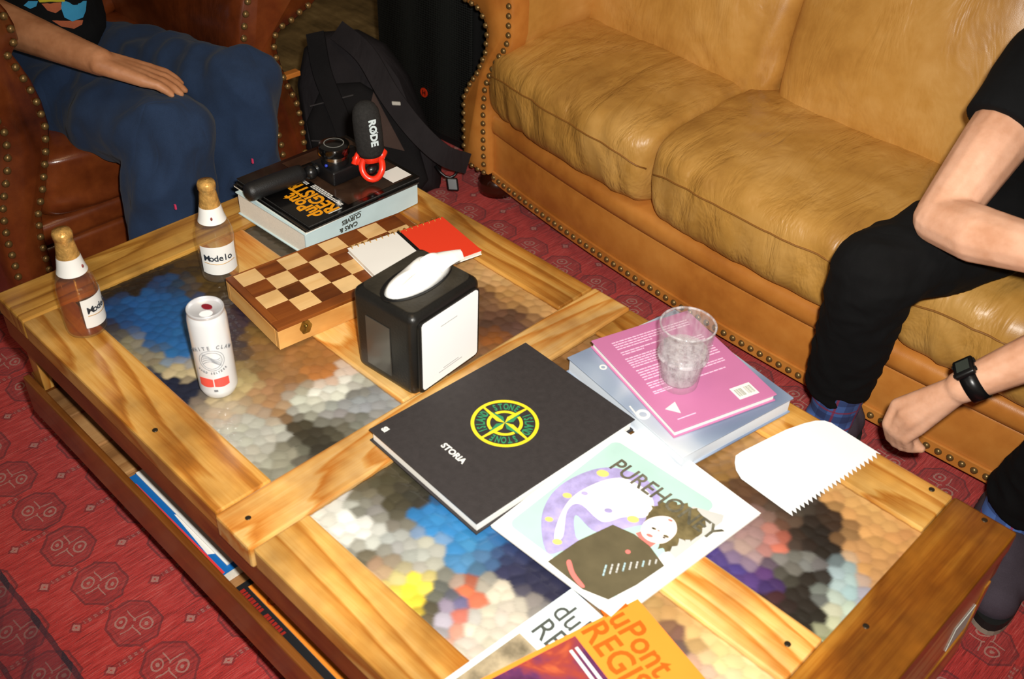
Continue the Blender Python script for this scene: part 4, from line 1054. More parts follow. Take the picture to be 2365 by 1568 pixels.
sl = [Mnd @ Vector((dw / 2 + q[0], dl / 2 + q[1], dh + .0012)) for q in ellipse(0, 0, .034, .069)]
MB().prism(sl, (0, 0, -.0005), (0, 0, .0008)).build('slot_rim', m_blk, ND)
# napkin pulled through the slot
NK = None
vs = []; fs = []; na, nr = 40, 9
for j in range(nr):
    s_ = j / (nr - 1)
    for i in range(na):
        t_ = 2 * PI * i / na
        ax_, ay_ = .030 * (1 - s_ * .98), .066 * (1 - s_ * .98)
        x_ = dw / 2 + ax_ * math.cos(t_) + .004 * s_; y_ = dl / 2 + .004 + ay_ * math.sin(t_)
        hgt = .0265 * (1 - (1 - s_) ** 2.2) * (1 + .35 * math.sin(t_)) + .002 * math.sin(t_ * 5) * math.sin(PI * s_)
        vs.append(Mnd @ Vector((x_, y_, dh + .0022 + hgt)))
for j in range(nr - 1):
    for i in range(na): q = (i + 1) % na; fs.append((j * na + i, j * na + q, (j + 1) * na + q, (j + 1) * na + i))
fs.append(tuple(range(na))[::-1]); fs.append(tuple(range((nr - 1) * na, nr * na)))
mb = MB(); mb.add(vs, fs)
# folded-over corner towards the sofa
tipv = []; 
for i in range(9):
    for k in range(5):
        u_ = i / 8; v2 = (k / 4 - .5)
        tipv.append(Mnd @ Vector((dw / 2 + .004 + v2 * .052 * (1 - u_ * .7) + .006 * u_, dl / 2 + .024 + .062 * u_, dh + .030 - .012 * u_ ** 2 - .05 * v2 * v2)))
tf = [(i * 5 + k, i * 5 + k + 1, (i + 1) * 5 + k + 1, (i + 1) * 5 + k) for i in range(8) for k in range(4)]
mb.add(tipv + [v + Vector((0, 0, -.0012)) for v in tipv], tf + [tuple(q + 45 for q in f_)[::-1] for f_ in tf])
nk = mb.build('paper_napkin', mat('tissue', (240, 240, 236), .8, spec=.2, bump=(60, .5)), None, smooth=True)
tag(nk, 'crumpled white paper napkin poking out of the dispenser slot', 'napkin')

# --- black hardcover with compass emblem
BK2, M2 = book('hardcover_book', 'black hardcover with a yellow and green compass emblem', 'book', (.699, .2345), -2.6, .234, .3065, .0006, .0225, m_blackcov, spine=None, over=.004, mpage=mat('bright_pages', (236, 234, 228), .7), board_t=.0022)
m_yel = mat('emblem_yellow', (236, 214, 40), .5, bump=(900, .4)); m_grn = mat('emblem_green', (48, 136, 92), .6, bump=(900, .4))
lcx = onz((1166, 977), .0233); ML = frame((lcx.x, lcx.y, .0233), -2.6)
LR = .0495
ring(MB(), ML, LR - .0052, LR, n=72).build('emblem_outer_ring', m_yel, BK2)
mb = MB()
for k in range(4): ring(mb, ML, .0215, .0262, math.radians(90 * k + 8), math.radians(90 * k + 82), n=16)
mb.build('emblem_inner_ring', m_yel, BK2)
mb = MB(); mg_ = MB()
for k in range(4):
    Rk = ML @ Matrix.Rotation(PI / 2 * k, 4, 'Z') @ Matrix.Translation((0, 0, .0004))
    mb.prism([Rk @ Vector(p_) for p_ in ((0, 0, 0), (LR - .004, -.0002, 0), (LR - .004, .0030, 0), (.011, .0066, 0))], (0, 0, 0), (0, 0, .0005))
    mg_.prism([Rk @ Vector(p_) for p_ in ((0, 0, 0), (.011, -.0066, 0), (.029, -.0012, 0), (.029, -.0001, 0))], (0, 0, 0), (0, 0, .0004))
mb.build('compass_star', m_yel, BK2); mg_.build('compass_star_shade', m_grn, BK2)
for word, mid in (('STONE', 135), ('ISLAND', 45), ('STONE', -45), ('ISLAND', -135)):
    n_ = len(word); span = 54 if n_ == 5 else 60
    for i, chx in enumerate(word):
        ang = mid + span / 2 - span * i / (n_ - 1)
        if word == 'ISLAND': ang += (.0, 1.5, 1.5, 1, 0, 0)[i]
        a_ = math.radians(ang)
        Mt = ML @ Matrix.Translation((.0292 * math.cos(a_), .0292 * math.sin(a_), .0001)) @ Matrix.Rotation(a_ - PI / 2, 4, 'Z')
        text('emblem_lettering', chx, .0180, Mt, m_grn, BK2, bold=.0005, align='CENTER', sx=.54)
st_ = onz((1022, 1026), .0233); text('cover_lettering', 'STORIA', .0138, frame((st_.x, st_.y - .004, .0232), -2.6), m_wht, BK2, bold=.0005, sx=1.0)
s2 = onz((884, 990), .0233); text('cover_lettering', 'SI', .012, frame((s2.x - .001, s2.y - .002, .0232), -2.6), m_wht, BK2, bold=.0009)

# --- silver-blue book under the pink one
t = NT('silver_blue_cover'); gx = t.noise(t.tc(), 5, 2, .4, .6)
t.base(t.ramp(gx, [(.38, lin((110, 124, 150))), (.5, lin((150, 164, 184))), (.62, lin((206, 212, 218)))])); t.b.inputs['Roughness'].default_value = .3; t.b.inputs['Coat Weight'].default_value = .3; m_sil = t.m
BK3, M3 = book('silver_book', 'thick silver-blue book lying under the pink book', 'book', (.7885, .5555), -9.5, .262, .226, 0, .030, m_sil, spine=None, over=.003, mpage=mat('silver_pages', (206, 214, 224), .5))
for q, s_ in (((1393, 848), .006), ((1485, 957), .0105)):
    w = onz(q, .0302); ring(MB(), frame((w.x, w.y, .0301), 0), s_ * .55, s_, n=28).build('cover_lettering', m_wht, BK3)
w = onz((1462, 950), .0302); MB().box((0, -.012, 0), (.0025, .012, .0003), M=frame((w.x, w.y, .0301), 70)).build('cover_lettering', m_wht, BK3)
# --- pink book
m_pink = mat('pink_cover', (194, 116, 160), .4, coat=.25, var=.04)
m_pinkt = mat('ink_pale_pink', (236, 196, 222), .45)
BK4, M4 = book('pink_book', 'thin pink hardcover face down with blurb text and barcode', 'book', (.797, .600), -17.2, .228, .184, .0304, .0135, m_pink, spine=None, over=.003, mpage=m_white, board_t=.002)
# local x along the long edge, y across; blurb lines run along y with their tops towards -x
for (x0_, x1_, y0_, y1_, nlin) in ((.018, .040, .024, .165, 4), (.044, .054, .024, .110, 2), (.060, .086, .022, .165, 5), (.090, .118, .022, .165, 5), (.122, .137, .020, .160, 3), (.142, .150, .018, .150, 2)):
    for k in range(nlin):
        xx = x0_ + (x1_ - x0_) * (k + .5) / nlin; yend = y1_ if k < nlin - 1 else y0_ + (y1_ - y0_) * .45
        mb = MB(); yy = y0_ + .001
        while yy < yend:
            wd_ = random.uniform(.004, .011)
            mb.box((xx - .0011, yy, .0136), (xx + .0011, min(yy + wd_, yend + .002), .0138), M=M4); yy += wd_ + .0012
        mb.build('blurb_line', m_pinkt, BK4, kind='stuff')
MB().box((.188, .126, .0136), (.214, .162, .0139), M=M4).build('barcode_label', m_white, BK4)
mb = MB()
for k in range(16):
    if k in (7, 8): continue
    mb.box((.193, .130 + k * .0019, .0140), (.209, .130 + k * .0019 + random.choice((.0005, .0009)), .0141), M=M4)
mb.build('barcode_bars', mat('ink_grey2', (110, 116, 96), .6), BK4)
MB().prism([M4 @ Vector(p_) for p_ in ((.183, .014, .0137), (.200, .030, .0137), (.176, .036, .0137))], (0, 0, 0), (0, 0, .0003)).build('publisher_mark', m_wht, BK4)
MB().box((.208, .018, .0137), (.210, .050, .0139), M=M4).build('publisher_line', m_pinkt, BK4)

# --- tumbler with water
gz = .0304 + .0135 + .0005
GLc = onz((1566, 885), gz)
GL = thing('water_tumbler', 'clear fluted glass tumbler of water on the pink book', 'glass', (GLc.x, GLc.y, gz))
m_gl = clear('clear_glass', (1, 1, 1), 1.5, .6, rough=.06, opac=.0, wob=(60, .3), painted_haze=.10)
out = [(.001, 0), (.026, 0), (.0285, .003), (.0295, .012), (.034, .052), (.0345, .055), (.0368, .058), (.0372, .062), (.0405, .110), (.0410, .1115)]
inn = [(.0390, .1115), (.0385, .108), (.0355, .064), (.0330, .056), (.0315, .050), (.0270, .014), (.0240, .010), (.001, .009)]
vsM = MB(); vsM.lathe(out + inn, (GLc.x, GLc.y, gz), 60, flute=(20, .006, .105, .045), cap=True)
vsM.build('glass_wall', m_gl, GL, smooth=True)
MB().lathe([(.0385, .1105), (.0412, .1105), (.0414, .1120), (.0400, .1135), (.0385, .1120)], (GLc.x, GLc.y, gz), 48, cap=False).build('glass_rim', clear('rim_glass', (.97, .97, .98), 1.5, .8, opac=.05, rough=.10, painted_haze=.34), GL, smooth=True)
MB().lathe([(.0340, .0525), (.0378, .0555), (.0378, .0585), (.0345, .0600)], (GLc.x, GLc.y, gz), 48, cap=False).build('glass_band', MATS['rim_glass'], GL, smooth=True)
WT = MB().lathe([(.001, .0095), (.0235, .0105), (.0265, .0145), (.0312, .050), (.0325, .056), (.0350, .0655), (.0345, .0660), (.001, .0660)], (GLc.x, GLc.y, gz), 48).build('water', clear('water', (1, 1, 1), 1.33, .5, opac=.02, rough=.12, wob=(45, .8), painted_haze=.36), GL, smooth=True)

# --- PUREHONEY zines
m_cream = mat('zine_cover', (238, 238, 234), .35, coat=.3)
def pxquad(pts, z): return [tuple(onz(q, z)[:2]) for q in pts]
ZN0, MZ0 = book('zine', 'white zine, lowest of the pair under the portrait cover', 'magazine', (.9350, .2905), -4.5, .218, .255, 0, .0050, m_cream, hard=False, mpage=m_white, group='white zines')
ZN, MZ = book('zine', 'white zine with a drawn curly-haired portrait on its cover', 'magazine', (.9390, .2435), 1.5, .2045, .268, .0054, .0040, m_cream, hard=False, mpage=m_white, group='white zines')
zt = .0054 + .0040
m_teal = mat('print_teal', (176, 208, 200), .35, coat=.3, var=.06); m_olive = mat('print_olive', (92, 84, 62), .35, coat=.3, var=.15, vscale=30)
m_lil = mat('print_lilac', (168, 158, 206), .35, coat=.3, var=.25, vscale=50); m_pw = mat('print_white', (238, 236, 236), .35, coat=.3, var=.05, vscale=50)
m_skin_p = mat('print_skin', (240, 226, 218), .35, coat=.3); m_pk = mat('print_pink', (224, 120, 112), .35, coat=.3); m_gp = mat('print_grey', (196, 196, 192), .35, coat=.3, var=.06)
m_hair_p = mat('print_hair', (110, 98, 66), .35, coat=.3, var=.35, vscale=70); m_yp = mat('print_yellow', (228, 206, 120), .35, coat=.3)
def zp(name, px, m, lvl, th=.00012): return cover(name, pxquad(px, zt), zt + lvl * .00014, m, ZN, th)
def smoothpx(pts, n=6):
    L = len(pts); out_ = []
    for i in range(L):
        p0, p1, p2, p3 = [np.array(pts[(i + k) % L], float) for k in (-1, 0, 1, 2)]
        for k in range(n):
            s_ = k / n; out_.append(tuple(.5 * ((2 * p1) + (p2 - p0) * s_ + (2 * p0 - 5 * p1 + 4 * p2 - p3) * s_ ** 2 + (3 * p1 - p0 - 3 * p2 + p3) * s_ ** 3)))
    return out_
Zl = lambda pts: [(MZ @ Vector((p_[0], p_[1], 0)))[:2] for p_ in pts]
cover('cover_panel', Zl([(x_ + .014, y_ + .018) for x_, y_ in rrect(.176, .226, .012)]), zt + .0001, m_teal, ZN, .0001)
zp('cover_panel_grey', [(1560, 1290), (1520, 1250), (1600, 1170), (1672, 1190), (1668, 1205)], m_gp, 2)
zp('drawn_mushroom', smoothpx([(1262, 1275), (1250, 1200), (1275, 1140), (1330, 1100), (1400, 1080), (1470, 1095), (1515, 1130), (1525, 1170), (1505, 1205), (1470, 1215), (1380, 1230), (1330, 1190), (1330, 1240), (1350, 1255), (1300, 1272)]), m_lil, 3)
zp('drawn_mushroom_cap', smoothpx([(1290, 1200), (1320, 1150), (1380, 1115), (1440, 1105), (1495, 1135), (1510, 1170), (1490, 1195), (1440, 1195), (1390, 1205), (1340, 1165), (1310, 1180), (1300, 1240), (1280, 1245)]), m_pw, 4)
for q, rr, mm in (((1392, 1094), .011, m_yp), ((1268, 1200), .007, m_yp), ((1287, 1252), .008, m_yp), ((1310, 1145), .008, m_yp), ((1462, 1200), .010, m_yp), ((1350, 1140), .006, m_lil), ((1405, 1180), .007, m_lil)):
    w = onz(q, zt); cover('drawn_spot', ellipse(w.x, w.y, rr * .8, rr * .6, .6, 16), zt + .0007, mm, ZN, .00012)
hp = smoothpx([(1500, 1180), (1522, 1163), (1560, 1162), (1600, 1172), (1628, 1200), (1618, 1232), (1595, 1250), (1572, 1248), (1545, 1272), (1520, 1262), (1535, 1235), (1505, 1215), (1490, 1200)], 5)
hp = [(x_ + 4 * math.sin(i * 2.1), y_ + 4 * math.cos(i * 1.7)) for i, (x_, y_) in enumerate(hp)]
zp('drawn_hair', hp, m_hair_p, 6)
zp('drawn_neck', [(1468, 1232), (1490, 1225), (1515, 1255), (1495, 1270)], m_pk, 5)
zp('drawn_face', smoothpx([(1480, 1222), (1492, 1203), (1520, 1193), (1548, 1196), (1562, 1212), (1560, 1235), (1535, 1255), (1505, 1253), (1485, 1240)]), m_skin_p, 7)
for q, rr, mm in (((1510, 1222), .0022, m_hair_p), ((1538, 1240), .0026, m_hair_p), ((1500, 1238), .0030, m_pk), ((1548, 1203), .0022, m_pk), ((1533, 1243), .0014, m_blk), ((1508, 1221), .0012, m_blk), ((1521, 1227), .0012, m_pk)):
    w = onz(q, zt); cover('drawn_feature', ellipse(w.x, w.y, rr * 1.5, rr * .8, .3, 14), zt + .0012 + (.0001 if mm is m_blk else 0), mm, ZN, .00012)
zp('drawn_shirt', [(1265, 1298), (1335, 1250), (1415, 1213), (1465, 1235), (1500, 1262), (1534, 1308), (1470, 1352), (1405, 1386), (1345, 1362)], m_olive, 8)
zp('drawn_stripe', smoothpx([(1308, 1300), (1318, 1296), (1328, 1325), (1350, 1355), (1340, 1356), (1318, 1330)]), m_pk, 10)
w = onz((1450, 1276), zt); cover('drawn_spot', ellipse(w.x, w.y, .0035, .0035), zt + .0015, m_pk, ZN, .00012)
m_cy = mat('ink_cyan', (170, 200, 206), .4)
for k in range(9):
    a_ = onz((1398 + k * 14.5, 1306 - k * 1.6), zt)
    bars('listing_print', frame((a_.x, a_.y, zt + .0016), -62), 0, 0, 0, 0, 1, .030 - .0022 * k, .0022, .003, m_cy if k % 3 == 0 else m_gp, ZN, 5, k)
w0 = onz((1432, 1062), zt)
mt = mat('ink_title', (98, 94, 78), .4, var=.4, vscale=90)
text('title_lettering', 'PUREHONEY', .0375, frame((w0.x - .002, w0.y - .024, zt + .0016), -1), mt, ZN, sx=.84, bold=.0004, shear=.05)

# --- serrated note
pts = [(1697, 1068), (1699, 1052), (1712, 1043), (1760, 1019), (1815, 992), (1858, 977), (1884, 971), (1904, 971), (1920, 976), (2034, 1048)]
sx_, ex_ = (2034, 1048), (1830, 1187); ser = []
for k in range(1, 23):
    a_ = k / 22; qx = sx_[0] + (ex_[0] - sx_[0]) * a_; qy = sx_[1] + (ex_[1] - sx_[1]) * a_
    ser += [(qx - 10 + 8, qy - 14 + 4), (qx + 1, qy + 4)]
pts += ser + [(1815, 1180), (1712, 1105), (1700, 1085)]
NT_ = MB(); P3 = []
for q in pts:
    w = onz(q, .0012); P3.append(Vector((w.x, w.y, .0006 + .0)))
NT_.prism(P3, (0, 0, 0), (0, 0, .0004))
o = NT_.build('note_paper', mat('note_white', (236, 237, 236), .7, var=.02, bump=(26, .25)), None)
tag(o, 'blank white sheet with a torn toothed edge at the sofa side', 'paper')

# --- car magazines at the near edge
m_orc = mat('orange_cover', (238, 138, 44), .45, coat=.1, var=.04); m_orink = mat('ink_burnt_orange', (200, 88, 12), .45)
MGW, MW = book('magazine', 'pale blue car magazine beneath the orange one at the near edge', 'magazine', (1.060, -.0235), -4.0, .226, .273, 0, .0035, mat('pale_cover', (214, 226, 230), .3, coat=.3, var=.04), hard=False, group='car magazines at the near edge')
# the orange copy lies over it, turned further
o0 = onz((1473, 1383), .0075); o1 = onz((1630, 1568), .0075); dirx = (o1 - o0); angx = math.degrees(math.atan2(dirx.y, dirx.x))
cw_, ch_ = .228, .276
co_ = Vector((o0.x, o0.y, 0)) - Matrix.Rotation(math.radians(angx), 3, 'Z') @ Vector((.022, ch_, 0))
co_ = Vector((o0.x, o0.y, 0)) - Matrix.Rotation(math.radians(angx), 3, 'Z') @ Vector((.0, ch_, 0))
MGO, MO = book('magazine', 'orange car magazine at the near edge of the table', 'magazine', (co_.x, co_.y), angx, cw_, ch_, .0038, .0037, m_orc, hard=False, group='car magazines at the near edge')
text('title_lettering', 'duPont', .048, on(MO, -.016, ch_ - .050, .0038), m_orink, MGO, sx=.84, bold=.0008)
text('title_lettering', 'REGISTRY', .048, on(MO, .002, ch_ - .088, .0038), m_orink, MGO, sx=.84, bold=.0008)
t = NT('night_photo'); nn = t.noise(t.tc(), 9, 4, .6, .6)
t.base(t.ramp(nn, [(.3, lin((34, 12, 30))), (.5, lin((92, 44, 84))), (.62, lin((150, 60, 50))), (.75, lin((226, 120, 60)))])); t.b.inputs['Roughness'].default_value = .3; t.b.inputs['Coat Weight'].default_value = .3; m_night = t.m
MB().box((.006, .02, .0037), (cw_ - .012, ch_ - .098, .0039), M=MO).build('cover_photo', m_night, MGO)
MB().box((.02, ch_ - .108, .0039), (.10, ch_ - .104, .0041), M=MO).build('blurb_line', m_wht, MGO)
MB().box((.02, ch_ - .116, .0039), (.09, ch_ - .112, .0041), M=MO).build('blurb_line', m_wht, MGO)
text('title_lettering', 'duPont', .044, on(MW, .010, .273 - .046, .0036), m_txt_dk, MGW, sx=.84, bold=.0002)
text('title_lettering', 'REGISTRY', .044, on(MW, .012, .273 - .082, .0036), m_txt_dk, MGW, sx=.84, bold=.0002)
MB().box((.008, .01, .0035), (.20, .273 - .094, .0037), M=MW).build('cover_photo', mat('car_photo', (150, 136, 110), .3, var=.6, vscale=30, coat=.3), MGW)

# --- drinks can
CN = onz((507, 893), 0); CAN = thing('drinks_can', 'slim white seltzer can with a red band on the far-left pane', 'can', (CN.x, CN.y, 0))
m_can = mat('can_white', (226, 228, 230), .25, metal=.15, coat=.4); m_al = mat('aluminium', (206, 206, 208), .3, metal=.35)
Mcan = Matrix.Translation((CN.x, CN.y, -.004))
MB().lathe([(.0200, .0), (.0225, .0), (.0250, .004), (.0283, .012), (.0285, .016), (.0285, .138), (.0275, .144), (.0262, .1495)], M=Mcan, n=48, cap=False).build('can_body', m_can, CAN, smooth=True)
MB().lathe([(.0262, .1495), (.0268, .152), (.0268, .1545), (.0258, .156), (.0248, .1545), (.0240, .1505), (.0235, .1495), (.0005, .1495)], M=Mcan, n=48, cap=False).build('can_lid', m_al, CAN, smooth=True)
vd = (CAM_C - Vector((CN.x, CN.y, .08))); va_ = math.atan2(vd.y, vd.x)
MB().prism([Mcan @ Vector((p_[0], p_[1], .1502)) for p_ in ellipse(.010 * math.cos(va_), .010 * math.sin(va_), .0075, .0095, va_)], (0, 0, 0), (0, 0, .0004)).build('can_opening', mat('bright_mouth', (235, 235, 236), .4), CAN)
MB().prism([Mcan @ Vector((p_[0], p_[1], .1506)) for p_ in ellipse(-.006 * math.cos(va_ - .5), -.006 * math.sin(va_ - .5), .0055, .0085, va_ - .7)], (0, 0, 0), (0, 0, .0012)).build('pull_tab', mat('tab_red', (150, 34, 48), .35, metal=.4), CAN)
def wrap_patch(name, M, R_, a0, a1, z0, z1, m, parent, n=24, zf=None, off=.0003):
    vs = []; fs = []
    for i in range(n + 1):
        a_ = a0 + (a1 - a0) * i / n; s_ = i / n; dz = zf(s_) if zf else (0, 0)
        for zz in (z0 + dz[0], z1 + dz[1]):
            for rr in (R_ + .00005, R_ + off): vs.append(M @ Vector((rr * math.cos(a_), rr * math.sin(a_), zz)))
    for i in range(n):
        b_ = i * 4; c_ = b_ + 4
        fs += [(b_ + 1, c_ + 1, c_ + 3, b_ + 3), (b_, b_ + 2, c_ + 2, c_), (b_, c_, c_ + 1, b_ + 1), (b_ + 2, b_ + 3, c_ + 3, c_ + 2)]
    fs += [(0, 1, 3, 2), (n * 4, n * 4 + 2, n * 4 + 3, n * 4 + 1)]
    mb = MB(); mb.add(vs, fs); return mb.build(name, m, parent, smooth=False)
for sgn in (-1, 1):
    wrap_patch('red_band', Mcan, .0285, va_ - .25 + (-.02 if sgn < 0 else .04) + (-.78 if sgn < 0 else 0), va_ - .25 + (-.02 if sgn < 0 else .04) + (0 if sgn < 0 else .78), .0285, .0425, mat('band_red', (228, 84, 72), .35), CAN, zf=lambda s_: (-.0016 * math.sin(PI * s_), .0016 * math.sin(PI * s_)))
def wraptext(s_, size, M, R_, amid, z, m, parent, arc=None, sx=1.0, bold=.0002, nm='label_lettering', sp=None):
    n_ = len(s_); sp = sp or size * .72 / R_
    for i, chx in enumerate(s_):
        if chx == ' ': continue
        a_ = amid + (i - (n_ - 1) / 2) * sp; zz = z; tilt = 0
        if arc: u_ = (i - (n_ - 1) / 2) / max(1, (n_ - 1) / 2); zz = z - arc * u_ * u_; tilt = -u_ * .35 * (arc / .006)
        nrm2 = Vector((math.cos(a_), math.sin(a_), 0)); tg = Vector((-math.sin(a_), math.cos(a_), 0))
        up2 = Vector((0, 0, 1)); R3 = Matrix.Rotation(tilt, 3, nrm2); tg = R3 @ tg; up2 = R3 @ up2
        w = M @ (nrm2 * (R_ + .0005) + Vector((0, 0, zz)))
        text(nm, chx, size, frame(w, tg, up2), m, parent, align='CENTER', sx=sx, bold=bold)
m_grt = mat('can_grey_ink', (120, 122, 126), .4)
wraptext('WHITE CLAW', .0088, Mcan, .0285, va_ - .10, .099, m_grt, CAN, arc=.010, sx=.8)
wraptext('HARD SELTZER', .0052, Mcan, .0285, va_ - .20, .053, m_grt, CAN, arc=-.006, sx=.8)
mb = MB()
for rr in (.0185, .0150):
    pts = []
    for i in range(36):
        t_ = 2 * PI * i / 36; a_ = va_ - .15 + rr * math.cos(t_) / .0285; pts.append(Mcan @ Vector((.0288 * math.cos(a_), .0288 * math.sin(a_), .078 + rr * math.sin(t_))))
    mb.tube(pts, .00035, 5, closed=True)
for k in range(5):
    pts = []
    for i in range(14):
        s_ = i / 13; a_ = va_ - .15 + (-.013 + .026 * s_) / .0285; zz = .072 + k * .003 + .005 * math.sin(s_ * PI * 1.4 + k * .3)
        pts.append(Mcan @ Vector((.0288 * math.cos(a_), .0288 * math.sin(a_), zz)))
    mb.tube(pts, .0004, 5)
mb.build('wave_emblem', m_grt, CAN)
wrap_patch('small_mark', Mcan, .0285, va_ - .30, va_ - .10, .0185, .0225, m_grt, CAN, n=6)

# --- beer bottles
m_bg = clear('bottle_glass', (.97, .96, .90), 1.5, .9, rough=.05, opac=.0, wob=(40, .3), painted_haze=.04)
m_foil = mat('gold_foil', (206, 160, 88), .3, metal=.45, bump=(170, 1.0), var=.35, vscale=90)
m_lab = mat('label_white', (232, 232, 228), .5)
def bottle(q, label, full, rot, hgt=.186):
    B0 = onz(q, 0); B = thing('beer_bottle', label, 'bottle', (B0.x, B0.y, 0), 'clear beer bottles')
    k = hgt / .2; M = Matrix.Translation((B0.x, B0.y, -.0005))
    pr = [(.001, .002), (.024, 0), (.0310, .004), (.0318, .010), (.0318, .086), (.0305, .098), (.0272, .110), (.0230, .121), (.0200, .131), (.0182, .142), (.0168, .150), (.0150, .162), (.0134, .176), (.0128, .184), (.0142, .1855), (.0144, .194), (.0125, .199)]
    pr = [(a_, b_ * k) for a_, b_ in pr]
    MB().lathe(pr, M=M, n=40).build('bottle_glass', m_bg, B, smooth=True)
    fo_ = [(a_ + .0008, b_) for a_, b_ in pr if b_ > .149 * k]; fo_ = [(.0176, .148 * k)] + fo_ + [(.001, .2012 * k)]
    MB().lathe(fo_, M=M, n=40, cap=False).build('foil_cap', m_foil, B, smooth=True)
    MB().lathe([(.0236, .1215 * k), (.0210, .131 * k), (.0192, .142 * k), (.0178, .1515 * k)], M=M, n=40, cap=False).build('neck_label', m_lab, B, smooth=True)
    a0_, a1_ = rot - 1.05, rot + 1.05
    lb_ = wrap_patch('body_label', M, .0319, a0_, a1_, .024 * k, .080 * k, m_lab, B, n=30, zf=lambda s_: (-.0025 * math.sin(PI * s_), .001 * math.sin(PI * s_)))
    wraptext('Modelo', .0165, M, .0320, rot - .05, .052 * k, mat('ink_navy', (42, 48, 56), .45), B, sx=.98, bold=.0003, sp=.245)
    pts = [M @ Vector((.0324 * math.cos(rot + s_), .0324 * math.sin(rot + s_), .046 * k - .0016 * math.cos(s_ * 3) )) for s_ in np.linspace(-.85, .85, 20)]
    MB().tube(pts, .0006, 5).build('gold_line', m_gold, B)
    nd_ = Vector((math.cos(rot - .1), math.sin(rot - .1), 0)); w = M @ (nd_ * .0208 + Vector((0, 0, .134 * k)))
    MB().sphere(w, .0032, 12, 8, sc=(.6, .6, 1)).build('neck_seal', mat('seal_red', (130, 50, 44), .5), B, smooth=True)
    if full:
        MB().lathe([(.001, .005), (.0290, .006), (.0300, .012), (.0300, .084 * k), (.0285, .097 * k), (.001, .0972 * k)], M=M, n=36).build('beer', clear('beer', (.97, .74, .36), 1.33, .5, opac=.0), B, smooth=True)
    return B
vb = CAM_C - onz((207, 765)); va1 = math.atan2(vb.y, vb.x)
bottle((203, 757), 'clear beer bottle with amber beer inside by the near table corner', True, va1 + 1.0, .187)
vb = CAM_C - onz((512, 635)); va2 = math.atan2(vb.y, vb.x)
bottle((511, 632), 'empty clear beer bottle with gold foil neck behind the can', False, va2 + .05, .185)

# ================================================================== THINGS ON THE SHELF
SZ = -.2232
SM1, S1 = book('magazine', 'blue and red magazine sticking out of the table shelf', 'magazine', (.330, .0150), 0.6, .275, .20, SZ, .021, mat('blue_cover', (22, 104, 178), .4), hard=False, group='magazines on the shelf')
MB().box((.02, .0, .0210), (.272, .0055, .0212), M=S1).build('red_stripe', mat('stripe_red', (226, 60, 60), .4), SM1)
MB().prism([S1 @ Vector(p_) for p_ in ((.12, .0135, .0212), (.225, .006, .0212), (.235, .020, .0212), (.13, .020, .0212))], (0, 0, 0), (0, 0, .0002)).build('white_triangle', m_white, SM1)
SM2, S2_ = book('magazine', 'white magazine on top of the blue one on the shelf', 'magazine', (.332, .0305), .3, .262, .185, SZ + .0214, .004, m_white, hard=False, group='magazines on the shelf')
SM3, S3_ = book('hardcover_book', 'black hardcover with red lettering on the table shelf', 'book', (.640, .0150), -.5, .30, .22, SZ, .026, mat('black_book', (26, 26, 28), .5), spine='y0', group=None)
mb = MB(); xx = .010
for k, ww in enumerate((.006, .005, .006, .005, .006, .006, .004, .006, 0, .006, .005, .006, .005, .006, .006, .005)):
    if ww: mb.prism([S3_ @ Vector(p_) for p_ in ((xx, .0015, .0262), (xx + ww, .0015, .0262), (xx + ww - .0008 * (k % 3), .0105, .0262), (xx + .0012 * (k % 2), .0105, .0262))], (0, 0, 0), (0, 0, .0003))
    xx += (ww or .005) + .0012
mb.build('spine_lettering', mat('ink_dark_red', (150, 34, 24), .5), SM3)
SM4, S4_ = book('magazine', 'orange magazine on the black book on the table shelf', 'magazine', (.655, .0300), -.4, .275, .20, SZ + .0266, .004, m_orc, hard=False, group='magazines on the shelf')
ring(MB(), frame(S4_ @ Vector((.045, .012, .0041)), 0), .006, .009, n=24).build('cover_ring', m_orink, SM4)

# ================================================================== PEOPLE
m_skinL = skinmat('skin_left', (160, 104, 66), (196, 138, 98)); m_skinR = skinmat('skin_right', (206, 150, 116), (234, 184, 154))
m_hair = mat('dark_hair', (34, 24, 18), .6, bump=(120, .8))
def finger(base, dirs, lens, rads):
    ch = [tuple(base) + (rads[0],)]; p_ = Vector(base)
    for d_, l_, r_ in zip(dirs, lens, rads[1:]): p_ = p_ + Vector(d_).normalized() * l_; ch.append(tuple(p_) + (r_,))
    return ch
def head_chains(c, fwd, up, s=1.0):
    c = Vector(c); fwd = Vector(fwd).normalized(); up = Vector(up).normalized(); sd_ = fwd.cross(up)
    def P_(a_, b_, c_): return tuple(c + fwd * a_ * s + sd_ * b_ * s + up * c_ * s)
    return [[P_(-.015, 0, .035) + (.088 * s,), P_(.012, 0, -.01) + (.076 * s,), P_(.035, 0, -.070) + (.044 * s,)],
            [P_(.084, 0, .012) + (.011 * s,), P_(.102, 0, -.018) + (.013 * s,)], [P_(.078, 0, -.048) + (.014 * s,), P_(.080, .012, -.052) + (.010 * s,), P_(.080, -.012, -.052) + (.010 * s,)],
            [P_(.0, .082, .0) + (.016 * s,), P_(-.006, .088, .02) + (.014 * s,)], [P_(.0, -.082, .0) + (.016 * s,), P_(-.006, -.088, .02) + (.014 * s,)]]
def eyes(c, fwd, up, parent, s=1.0):
    c = Vector(c); fwd = Vector(fwd).normalized(); up = Vector(up).normalized(); sd_ = fwd.cross(up)
    for k in (-1, 1):
        e_ = c + fwd * .0695 * s + sd_ * .031 * k * s + up * .014 * s
        ey = MB().sphere(e_, .0125 * s, 14, 10).build('eye', mat('eye_white', (230, 226, 220), .2), parent, smooth=True)
        MB().sphere(e_ + fwd * .0095 * s, .0052 * s, 10, 6).build('iris', mat('iris_brown', (50, 30, 18), .2), ey, smooth=True)
